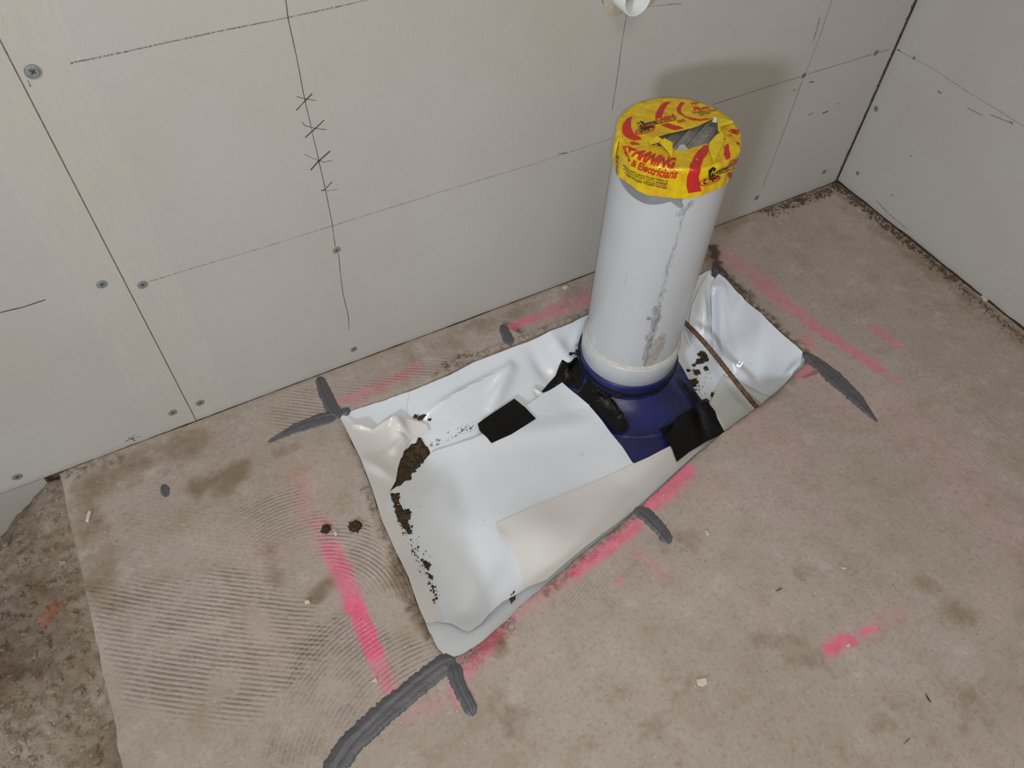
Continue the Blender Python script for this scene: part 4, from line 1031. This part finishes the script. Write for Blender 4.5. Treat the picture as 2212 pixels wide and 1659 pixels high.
top_px(C1([(1600, 420), (1660, 410), (1665, 390), (1565, 384), (1560, 400)]), RED)
film_px(C1([(1560, 470), (1590, 500), (1640, 520), (1715, 540), (1690, 500), (1640, 480)]), RED)
film_px(C1([(1600, 530), (1660, 590), (1700, 640), (1740, 680), (1740, 640), (1690, 600), (1640, 550)]), RED)
film_px(C1([(1590, 960), (1600, 920), (1640, 930), (1660, 960), (1640, 1010), (1605, 1020)]), RED)
film_px(C1([(445, 640), (470, 600), (472, 625), (450, 665)]), RED); film_px(C1([(437, 680), (462, 655), (462, 680), (440, 700)]), RED)
film_px(C1([(575, 618), (620, 610), (660, 622), (690, 640), (600, 640)]), RED)
film_px(C1([(565, 655), (600, 672), (650, 690), (640, 712), (600, 700), (575, 730)]), RED)

# lettering
def glyphs(txt, bold=.02, shear=.3, font_res=4, fine=.16):
    cu = bpy.data.curves.new('t', 'FONT'); cu.body = txt; cu.size = 1; cu.shear = shear; cu.offset = bold; cu.fill_mode = 'FRONT'; cu.resolution_u = font_res
    ob = bpy.data.objects.new('t', cu); COL.objects.link(ob); dg = bpy.context.evaluated_depsgraph_get()
    me = bpy.data.meshes.new_from_object(ob.evaluated_get(dg)); bm = bmesh.new(); bm.from_mesh(me)
    bmesh.ops.triangulate(bm, faces=bm.faces[:])
    for _ in range(3):
        le = [e for e in bm.edges if e.calc_length() > fine]
        if not le: break
        bmesh.ops.subdivide_edges(bm, edges=le, cuts=1); bmesh.ops.triangulate(bm, faces=bm.faces[:])
    v = np.array([(p.co.x, p.co.y) for p in bm.verts]); f = [tuple(q.index for q in p.verts) for p in bm.faces]
    bm.free(); bpy.data.objects.remove(ob); bpy.data.curves.remove(cu); bpy.data.meshes.remove(me)
    x0 = v[:, 0].min(); x1 = v[:, 0].max(); v[:, 0] = (v[:, 0] - x0) / (x1 - x0)
    v[:, 1] = v[:, 1] / 0.70
    return v, f
def orient(vs, f):
    out = []
    for q in f:
        a, b, c_ = (np.asarray(vs[i]) for i in q[:3]); nn = np.cross(b - a, c_ - a); out.append(q if nn @ (a - np.array([PX, PY, ZT - .04])) > 0 else q[::-1])
    return out
def text_film(txt, p0, p1, h0, h1, m, lift=.0010, bold=.02, shear=.3):
    """words along the film from p0 to p1 (photo points of the baseline), capitals h0..h1 metres tall"""
    a = np.array(cap_solve(*p0)); b = np.array(cap_solve(*p1)); v_, f_ = glyphs(txt, bold, shear)
    au = np.array([math.radians(a[0]) * RC, a[1]]); bu = np.array([math.radians(b[0]) * RC, b[1]]); e = bu - au; nrm = np.array([-e[1], e[0]]); nrm /= np.linalg.norm(nrm)
    vs = []
    for x, y in v_:
        q = au + e * x + nrm * y * (h0 + (h1 - h0) * x); vs.append(cap_point(math.degrees(q[0] / RC), q[1], lift))
    mbc.add(vs, orient(vs, f_), m)
def text_top(txt, p0, p1, h0, h1, m, lift=.0010, bold=.02, shear=.2):
    a = top_pt(*p0)[:2]; b = top_pt(*p1)[:2]; e = b - a; nrm = np.array([-e[1], e[0]]); nrm /= np.linalg.norm(nrm); v_, f_ = glyphs(txt, bold, shear)
    vs = []
    for x, y in v_:
        q = a + e * x + nrm * y * (h0 + (h1 - h0) * x); q = np.array(clampr(q[0], q[1])); z = ZT + .0025 + lift + float(topn(q[0], q[1])) - float(rimdrop(q[0], q[1])); vs.append(np.array([q[0], q[1], z]))
    mbc.add(vs, orient(vs, f_), m)
text_film('ARNING', c1(600, 742), c1(1062, 885), .017, .019, RED, bold=.05, shear=.35)
text_film('bers', c1(512, 655), c1(572, 825), .008, .009, RED, bold=.03)
text_film('& Electricians', c1(595, 850), c1(1070, 985), .0095, .0135, RED, bold=.03)
for k_, (t_, a, b, h) in enumerate([('Before installing above the slab collars to', (515, 860), (975, 1020), .0040), ('all Electricians DO NOT CUT or penetrate', (515, 890), (972, 1048), .0042),
                                    ('this film for your information only', (530, 925), (965, 1066), .0028), ('contact the supplier or building supervisor.', (545, 950), (970, 1092), .0042)]):
    text_film(t_, c1(*a), c1(*b), h * .68, h * .8, BLK, bold=.012, shear=.2)
text_film('GENUINE', c1(455, 960), c1(470, 760), .006, .006, BLK, bold=.01, shear=0)
def logo_film(hx, hy, sc, top=False):
    T = top_px if top else film_px; TT = text_top if top else text_film
    return T, TT
# black house mark, lettering and curved red plate with dots, on the side
film_px(C1([(1395, 900), (1440, 868), (1470, 880), (1465, 935), (1460, 975), (1500, 960), (1515, 945), (1490, 985), (1430, 1000), (1400, 1008), (1395, 950)]), BLK)
text_film('H', c1(1410, 950), c1(1458, 938), .0075, .0075, 4, .0014, .03, .2)
text_film('ome', c1(1465, 935), c1(1592, 885), .0065, .0065, BLK, bold=.035, shear=.25)
text_film('Guard', c1(1598, 878), c1(1715, 800), .0095, .0095, RED, bold=.03, shear=.2)
film_px(C1([(1500, 935), (1600, 892), (1660, 870), (1662, 876), (1602, 899), (1502, 942)]), BLK)
def ringband(cx, cy, ax_, ay_, rot, wd, m, top, n_=40, a0=0, a1=360):
    o1 = []; o2 = []
    for i in range(n_ + 1):
        a = math.radians(a0 + (a1 - a0) * i / n_); c_, s_ = math.cos(rot), math.sin(rot)
        for L, q in ((o1, 1), (o2, 1 - wd)):
            x = ax_ * q * math.cos(a); y = ay_ * q * math.sin(a); L.append(c1(cx + x * c_ - y * s_, cy + x * s_ + y * c_))
    P1 = [top_pt(*p) + np.array([0, 0, .0010 + topn(*top_pt(*p)[:2])]) if top else cap_hit(*p, lift=.0010) for p in o1]; P2 = [top_pt(*p) + np.array([0, 0, .0010 + topn(*top_pt(*p)[:2])]) if top else cap_hit(*p, lift=.0010) for p in o2]
    vs = P1 + P2; k_ = n_ + 1; mbc.add(vs, orient(vs, [(i, i + 1, k_ + i + 1, k_ + i) for i in range(n_)]), m)
def dot(cx, cy, r_, m, top):
    vs = [(top_pt(*c1(cx + r_ * math.cos(a), cy + r_ * .8 * math.sin(a))) + np.array([0, 0, .0014 + topn(*top_pt(*c1(cx, cy))[:2])])) if top else cap_hit(*c1(cx + r_ * math.cos(a), cy + r_ * .8 * math.sin(a)), lift=.0014) for a in np.linspace(0, 2 * math.pi, 11)[:-1]]
    mbc.add(vs, orient(vs, [tuple(range(10))]), m)
ringband(1405, 1010, 118, 38, -.33, .16, RED, False, 28); ringband(1412, 1004, 84, 22, -.33, .2, RED, False, 28)
for d in [(1352, 1000), (1356, 1034), (1435, 1008), (1480, 960)]: dot(*d, 13, BLK, False)
# the same mark on the top
top_px(C1([(655, 415), (690, 395), (720, 400), (735, 445), (770, 455), (800, 440), (825, 432), (800, 465), (740, 485), (700, 490), (672, 450)]), BLK)
text_top('H', c1(680, 460), c1(722, 446), .010, .010, 4, .0014, .03, .1)
text_top('ome', c1(725, 450), c1(868, 415), .0075, .0075, BLK, bold=.035, shear=.1)
text_top('Guard', c1(875, 408), c1(1072, 368), .0125, .0125, RED, bold=.03, shear=.1)
top_px(C1([(830, 428), (900, 412), (1052, 378), (1053, 384), (902, 418), (832, 434)]), BLK)
text_top('FMC', c1(1085, 418), c1(1168, 403), .0065, .0065, RED, bold=.04)
ringband(738, 488, 108, 40, -.30, .16, RED, True); ringband(745, 482, 78, 24, -.3, .2, RED, True)
for d in [(700, 512), (770, 490), (815, 462), (735, 490)]: dot(*d, 13, BLK, True)
text_top('Plum', c1(1250, 288), c1(1410, 270), .0085, .0085, RED, bold=.03)
text_top('W', c1(1215, 222), c1(1300, 224), .0048, .0048, RED, bold=.04)
text_top('For penetrations through', c1(1240, 320), c1(1480, 290), .0055, .005, BLK, bold=.012)
text_top('expert advice', c1(1305, 340), c1(1420, 318), .005, .0045, BLK, bold=.012)
text_film('A', c1(1620, 480), c1(1680, 520), .009, .009, RED, bold=.05)
cap = mbc.build('printed_film', [M['yellow'], M['red'], M['black'], M['yellow2'], M['yellow']], smooth=True)
child(cap, wt)
# folded tape ends round the torn opening: real little flaps standing off the film
def flap(px_pts, lifts, mat, label=None, top=True, smooth=False):
    vs = [(top_pt(a, b, l) if top else cap_hit(a, b, l)) for (a, b), l in zip([c1(*p) for p in px_pts], lifts)]
    o = link_mesh('folded_end', vs, [tuple(range(len(vs)))], mat, smooth=smooth)
    md = o.modifiers.new('t', 'SOLIDIFY'); md.thickness = .0003
    if label: o['label'] = label
    return child(o, wt)
flap([(885, 618), (938, 568), (1005, 608), (1025, 615), (1022, 700), (1015, 770), (960, 690)], [.003, .006, .006, .006, .005, .003, .003], M['yellow2'])
flap([(775, 600), (868, 548), (920, 585), (880, 615), (790, 640)], [.003, .006, .006, .005, .003], M['yellow2'])
flap([(1400, 640), (1470, 560), (1525, 520), (1550, 560), (1545, 640), (1440, 850), (1395, 700)], [.003, .003, .003, .003, .003, .003, .003], M['yellow2'], top=False)
flap([(1485, 365), (1640, 385), (1660, 410), (1560, 440), (1520, 460), (1525, 498), (1497, 500), (1490, 430)], [.003, .004, .003, .003, .004, .004, .004, .004], M['yellow2'])
flap([(1435, 400), (1450, 365), (1475, 348), (1484, 365), (1480, 410)], [.004, .006, .007, .006, .004], M['chip'], 'pale peeled backing at the torn edge')
flap([(420, 770), (455, 640), (478, 560), (470, 640), (450, 780)], [.004, .004, .002, .002, .004], M['yellow2'], top=False)
def pleat(a, b, w0, h, mat):
    A = cap_hit(*c1(*a), lift=.001); B = cap_hit(*c1(*b), lift=.001); e = B - A; up = (A + B) / 2 - np.array([PX, PY, ZT - .03]); up /= np.linalg.norm(up)
    s_ = np.cross(e, up); s_ /= np.linalg.norm(s_); n_ = 14; v = []; f = []
    for i in range(n_ + 1):
        t = i / n_; c_ = A + e * t; q = math.sin(math.pi * min(1, t * 1.2)) ** .5 if t < .84 else math.sin(math.pi * min(1, t * 1.2)) if t * 1.2 < 1 else 0
        q = (math.sin(math.pi * t) + .05) ** .6
        for j in range(7):
            u = j / 6 * 2 - 1; v.append(c_ + s_ * u * w0 * (1.1 - .5 * t) + up * h * q * (1 - u * u) ** .8)
    for i in range(n_):
        for j in range(6): f.append((i * 7 + j, i * 7 + j + 1, i * 7 + j + 8, i * 7 + j + 7))
    return child(link_mesh('pleat', v, f, mat), wt)
for a, b, w0, h in [((600, 760), (785, 605), .0028, .0035), ((640, 800), (860, 640), .0028, .0040), ((780, 830), (930, 680), .0022, .0032), ((850, 850), (1000, 700), .0030, .0042), ((1560, 470), (1760, 560), .0030, .004), ((1590, 540), (1740, 640), .0026, .004), ((1620, 640), (1700, 760), .0026, .003)]:
    pleat(a, b, w0 * .6, h * .6, M['yellow'])

# ---- grey duct tape: seal inside the opening and the patch below the yellow film
dt = empty('duct_tape', (PX, PY, ZT - .06), 'grey duct tape over the pipe end, showing through the hole and below the yellow tape', 'tape')
gxx, gyy = np.meshgrid(np.linspace(-1, 1, 180), np.linspace(-1, 1, 180)); n_ = 180
vx = gxx * np.sqrt(1 - gyy ** 2 / 2) * (PR - .0052); vy = gyy * np.sqrt(1 - gxx ** 2 / 2) * (PR - .0052)
cr = 0.7 * vx + 0.7 * vy
_p0 = top_pt(1472, 318)[:2]; _p1 = top_pt(1513, 268)[:2]; _sd = (_p1 - _p0) / np.linalg.norm(_p1 - _p0); _cd = np.array([-_sd[1], _sd[0]])
_q = (vx + PX - _p0[0]) * _cd[0] + (vy + PY - _p0[1]) * _cd[1]
zc_ = ZT - .007 + sum(hh * np.exp(-((_q - qq) / ww) ** 2) for qq, hh, ww in ((.0105, .0028, .0022), (-.004, .0034, .0024), (-.019, .0026, .002), (.026, .0015, .003))) + 0 * .0016 * np.abs(np.sin((vx * .80 - vy * .6 + .004 * fbm(vx + 1, vy + 1, 60, 2)) * 150)) ** .5 * 1.2 + (fbm(vx + 1, vy + 1, 120, 3) - .5) * .0012
ix = np.arange(n_ * n_).reshape(n_, n_)
child(link_mesh('inner_seal', np.stack([vx.ravel() + PX, vy.ravel() + PY, zc_.ravel()], 1), np.stack([ix[:-1, :-1].ravel(), ix[:-1, 1:].ravel(), ix[1:, 1:].ravel(), ix[1:, :-1].ravel()], 1), M['duct_in']), dt)['label'] = 'creased grey tape seal seen through the hole'
v, f, k_ = [], [], 60
for i in range(k_ + 1):
    t = i / k_; thd = 160 + (243 - 160) * t
    zl = .3625 + .016 * abs((t - .60) / .50) ** 2.2 if t < .60 else .3625 + .022 * ((t - .60) / .40) ** 1.6
    for j in range(12):
        z_ = zl + (.394 - zl) * j / 11; a = math.radians(thd); rr = PR + .0006
        v.append((PX + rr * math.cos(a), PY + rr * math.sin(a), z_))
for i in range(k_):
    for j in range(11): f.append((i * 12 + j, i * 12 + 12 + j, i * 12 + 13 + j, i * 12 + 1 + j))
child(link_mesh('outer_patch', v, f, M['duct']), dt)
def dflap(px_pts, lifts):
    vs = []
    for (a, b), l in zip(px_pts, lifts):
        d = ray(a, b); r_ = PR + l; o_ = C[:2] - np.array([PX, PY]); A_ = d[:2] @ d[:2]; B_ = 2 * o_ @ d[:2]; C_ = o_ @ o_ - r_ * r_; t = (-B_ - math.sqrt(max(B_ * B_ - 4 * A_ * C_, 0))) / 2 / A_; vs.append(C + t * d)
    o = link_mesh('loose_end', vs, [tuple(range(len(vs)))], M['duct'], smooth=False); md = o.modifiers.new('t', 'SOLIDIFY'); md.thickness = .0003; child(o, dt)
dflap([(1434, 424), (1450, 436), (1464, 447), (1472, 450), (1476, 446), (1470, 434), (1458, 424)], [.0007, .0016, .0024, .0026, .0024, .0018, .0007])
dflap([(1460, 420), (1478, 419), (1473, 436)], [.0007, .0007, .0015])
pc = [(1462, 323), (1469, 313), (1478, 313), (1486, 322), (1484, 330), (1462, 330)]
o = link_mesh('white_scrap', [at(a, b, ZT - .002) for a, b in pc], [tuple(range(6))], M['ring'], smooth=False); child(o, dt); md = o.modifiers.new('t', 'SOLIDIFY'); md.thickness = .0004

# ================================================================= SEALANT ON THE FLOOR
def sealant(strokes, label, hmax=.0038):
    m = MB()
    for pts, wd in strokes:
        P = np.array([at(a, b) for a, b in pts]); 
        wm = []
        for (a, b), w_ in zip(pts, wd if isinstance(wd, (list, tuple)) else [wd] * len(pts)):
            p0 = at(a, b); wm.append(w_ * 0.5 * (np.linalg.norm(at(a + 1, b) - p0) + np.linalg.norm(at(a, b + 1) - p0)) * .5)
        L = np.r_[0, np.cumsum(np.linalg.norm(np.diff(P, axis=0), axis=1))]; n_ = max(12, int(L[-1] / .0018)); q = np.linspace(0, L[-1], n_)
        Q = np.stack([np.interp(q, L, P[:, k]) for k in range(3)], 1); wq = np.interp(q, L, wm)
        # ease corners
        for _ in range(6): Q[1:-1] = (Q[:-2] + 2 * Q[1:-1] + Q[2:]) / 4
        T = np.gradient(Q, axis=0); T /= np.linalg.norm(T, axis=1)[:, None] + 1e-9; Sd = np.stack([T[:, 1], -T[:, 0], T[:, 0] * 0], 1)
        end = np.minimum(np.minimum(q, L[-1] - q) / (wq + 1e-6), 1) ** .5
        K = 13; r1 = random.random() * 90
        jl = 1 + (fbm(q * 420 + r1, q * 0, 1, 3) - .5) * .26; jr = 1 + (fbm(q * 420 + r1 + 40, q * 0 + 3, 1, 3) - .5) * .4
        v = []
        for i in range(n_):
            for k in range(K):
                u = k / (K - 1) * 2 - 1; ww = wq[i] * end[i] * (jl[i] if u < 0 else jr[i])
                prof = (1 - abs(u) ** 3) * (0.75 + .25 * math.sin(u * 5 + .6)) - 0.6 * math.exp(-((u - .05 - .1 * math.sin(i * .05)) / .13) ** 2)
                z = -.0016 + (hmax + .0016) * max(prof, 0) ** .7 * end[i] * (0.85 + .3 * float(vnoise(np.array(i * .09 + r1), np.array(k * .5)))) if 0 < k < K - 1 else -.0020
                p = Q[i] + Sd[i] * u * ww; v.append((p[0], p[1], z))
        f = [(i * K + k, i * K + k + 1, i * K + K + k + 1, i * K + K + k) for i in range(n_ - 1) for k in range(K - 1)]
        # face up
        a_, b_, c_ = (np.array(v[j]) for j in f[len(f) // 2][:3])
        if np.cross(b_ - a_, c_ - a_)[2] < 0: f = [q_[::-1] for q_ in f]
        m.add(v, f)
    return tag(m.build('sealant_bead', M['sealant'], smooth=True), label, 'sealant', 'smears of grey sealant on the floor')
sealant([([(688, 812), (700, 845), (716, 880), (734, 902)], [20, 28, 30, 26]), ([(730, 896), (700, 904), (640, 924), (578, 956)], [34, 34, 27, 6]), ([(735, 892), (748, 887), (754, 880)], [26, 20, 12])], 'cross-shaped grey sealant smear at the back left corner of the trench')
sealant([([(1084, 700), (1092, 722), (1102, 746)], [16, 24, 26])], 'short thick grey sealant smear between the back edge of the trench and the wall')
sealant([([(1735, 760), (1760, 780), (1800, 815), (1850, 862), (1896, 914)], [12, 30, 44, 34, 5])], 'pointed grey sealant smear running out from the right corner of the trench', .003)
sealant([([(1372, 1096), (1400, 1118), (1430, 1148), (1448, 1178)], [40, 42, 34, 26])], 'short blunt grey sealant smear at the middle of the front trench edge', .003)
sealant([([(985, 1424), (962, 1433), (904, 1478), (831, 1538), (762, 1601), (724, 1655), (705, 1700)], [40, 54, 58, 58, 60, 62, 60]), ([(974, 1428), (988, 1475), (1005, 1510), (1025, 1548)], [50, 36, 36, 34])], 'long curved grey sealant smear with a side branch at the front corner of the trench', .0048)
sealant([([(352, 1044), (356, 1060), (361, 1076)], [10, 24, 10])], 'small dark leaf-shaped sealant blob on the concrete near the left wall foot', .002)
sealant([([(1544, 575), (1546, 590), (1552, 608)], [10, 16, 14]), ([(1548, 588), (1560, 590), (1568, 596)], [12, 12, 6])], 'grey sealant dab at the back right corner of the trench, behind the pipe', .003)
for a, b, l, s_ in [(1967, 668, 'largest of three black sealant drips on the floor near the right wall', 12), (1974, 646, 'upper of three black sealant drips near the right wall', 8), (2000, 660, 'right hand one of three black sealant drips near the right wall', 9)]:
    sealant([([(a - s_ * .7, b - 2), (a, b), (a + s_ * .7, b + 4)], [6, s_, 6])], l, .0015)

# ================================================================= LOOSE BITS
def chip(pts, h, mat, name, label, cat, group):
    P = [at(a, b) for a, b in pts]; n_ = len(P); v = [(p[0], p[1], .0008) for p in P] + [(p[0], p[1], .0008 + h) for p in P]
    c_ = np.mean([p[:2] for p in P], axis=0)
    v = [(x, y, z) for x, y, z in v[:n_]] + [(x * .85 + c_[0] * .15, y * .85 + c_[1] * .15, z) for x, y, z in v[n_:]]
    f = [tuple(range(n_, 2 * n_)), tuple(range(n_))[::-1]] + [(i, (i + 1) % n_, n_ + (i + 1) % n_, n_ + i) for i in range(n_)]
    return tag(link_mesh(name, v, f, mat, smooth=False), label, cat, group)
for pts, h, l in [([(193, 1104), (199, 1105), (196, 1116), (192, 1129), (186, 1128), (188, 1114)], .002, 'long white board sliver on the floor near the far left'),
                  ([(721, 1150), (728, 1150), (729, 1157), (723, 1159)], .002, 'round white chip on the pink paint left of the trench'),
                  ([(813, 1464), (802, 1474), (816, 1475)], .002, 'triangular white chip left of the long sealant smear'),
                  ([(657, 1299), (668, 1297), (671, 1304), (660, 1306)], .0015, 'small white chip beside the brown stain left of the trench'),
                  ([(1522, 1148), (1527, 1147), (1531, 1156), (1526, 1158)], .0015, 'small white chip right of the middle sealant smear'),
                  ([(1816, 1226), (1828, 1227), (1828, 1230), (1818, 1230)], .001, 'thin white sliver on the open floor at the right'),
                  ([(1827, 1394), (1834, 1389), (1837, 1396), (1832, 1400)], .001, 'white flake on the pink paint spot at lower right'),
                  ([(1214, 622), (1222, 617), (1228, 622), (1220, 627)], .002, 'cream chip against the wall foot left of the pipe'),
                  ([(2118, 640), (2128, 642), (2134, 650), (2124, 652)], .003, 'white lump against the foot of the right wall'),
                  ([(1736, 408), (1746, 405), (1749, 414), (1740, 417)], .003, 'white crumb against the back wall foot near the corner'),
                  ([(1504, 1468), (1526, 1464), (1528, 1478), (1518, 1484), (1506, 1480)], .0012, 'pale chipped flake on the floor at the bottom middle')]:
    chip(pts, h, M['chip'], 'board_chip', l, 'chip', 'pale chips lying on the floor')
for pts, l in [([(1997, 1498), (2003, 1506), (2011, 1519), (2003, 1511)], 'dark splinter on the floor at lower right, slanting right'),
               ([(1950, 1610), (1960, 1599), (1966, 1594), (1957, 1604)], 'dark splinter at the bottom right, slanting left'),
               ([(1675, 1278), (1684, 1272), (1690, 1271), (1680, 1277)], 'thin dark splinter in the middle of the right floor')]:
    chip(pts, .0012, M['splinter'], 'wood_splinter', l, 'splinter', 'dark splinters on the floor')

# crumbs nobody could count, swept along the wall feet
def crumbs(name, spots, mat, label, seed, zg=None):
    rs = np.random.RandomState(seed); m = MB()
    ic = bmesh.new(); bmesh.ops.create_icosphere(ic, subdivisions=1, radius=1); bv = np.array([v.co for v in ic.verts]); bf = [tuple(v.index for v in q.verts) for q in ic.faces]; ic.free()
    for (x, y, r_) in spots(rs):
        r_ = r_ * .85; s = bv * (1 + (rs.rand(len(bv), 1) - .5) * .8) * np.array([r_ * (1 + rs.rand()), r_, r_ * .6]); a = rs.rand() * 6.28
        s = np.stack([s[:, 0] * math.cos(a) - s[:, 1] * math.sin(a), s[:, 0] * math.sin(a) + s[:, 1] * math.cos(a), s[:, 2]], 1) + (x, y, r_ * .3 + (zg(x, y) if zg else 0))
        m.add(s, bf)
    return tag(m.build(name, mat, smooth=False), label, 'debris', kind='stuff')
crumbs('rubble_crumbs', lambda rs: [(-.0065 - abs(rs.randn()) * .0075, -rs.rand() ** 1.3 * .33 - .004, .0010 + rs.rand() ** 3 * .0025) for _ in range(520)] + [(-rs.rand() * .20 - .008, -.008 - abs(rs.randn()) * .010, .0009 + rs.rand() ** 3 * .0022) for _ in range(330)]
       + [(-.012 - abs(rs.randn()) * .012, -.33 - rs.rand() * .3, .0009 + rs.rand() ** 3 * .0016) for _ in range(120)], M['gap'], 'dark brown crumbs of rubble swept along the foot of the right wall and corner', 3)
crumbs('board_crumbs', lambda rs: [(-.0065 - abs(rs.randn()) * .009, -rs.rand() ** 1.2 * .27 - .006, .0010 + rs.rand() ** 3 * .0022) for _ in range(70)] + [(-rs.rand() * .22 - .006, -.008 - abs(rs.randn()) * .008, .0010 + rs.rand() ** 3 * .0022) for _ in range(70)], M['crumbpale'], 'pale crumbs of board scattered in the corner between both walls', 5)
def gsp(rs):
    out = []
    for _ in range(900):
        x = -1.575 - rs.rand() * .16; y = -rs.rand() ** .9 * .5 - .01; out.append((x, y, .0010 + rs.rand() ** 4 * .0045))
    return out
crumbs('gravel', gsp, M['ground'], 'loose gravel and soil on the rough ground left of the slab', 8, zground)
def soilsp(rs):
    out = []
    for _ in range(170):
        t = rs.rand(); a = np.array([838, 1095]) * (1 - t) + np.array([930, 1290]) * t; p = drape_pt(a[0] + abs(rs.randn()) * 16 * (1 - t * .6) + 6, a[1] + rs.randn() * 6, .0048); out.append((p[0], p[1], .0006 + rs.rand() ** 4 * .0018, p[2]))
    for _ in range(60):
        u = rs.rand(); p = drape_pt(930 + u * 95, 962 - u * 42 + rs.randn() * 5, .0016, zbase); out.append((p[0], p[1], .0005 + rs.rand() ** 4 * .001, p[2]))
    for _ in range(70):
        p = drape_pt(1478 + rs.rand() * 60, 835 + rs.randn() * 24, .001, zbase); out.append((p[0], p[1], .0005 + rs.rand() ** 4 * .001, p[2]))
    return out
rs = np.random.RandomState(12); m = MB()
ic = bmesh.new(); bmesh.ops.create_icosphere(ic, subdivisions=1, radius=1); bv = np.array([v.co for v in ic.verts]); bf = [tuple(v.index for v in q.verts) for q in ic.faces]; ic.free()
for x, y, r_, z in soilsp(rs): m.add(bv * (1 + (rs.rand(len(bv), 1) - .5) * .8) * r_ + (x, y, z + r_ * .3), bf)
tag(m.build('soil_crumbs', M['soil']), 'fine soil crumbs sprinkled over the white membrane', 'soil', kind='stuff')
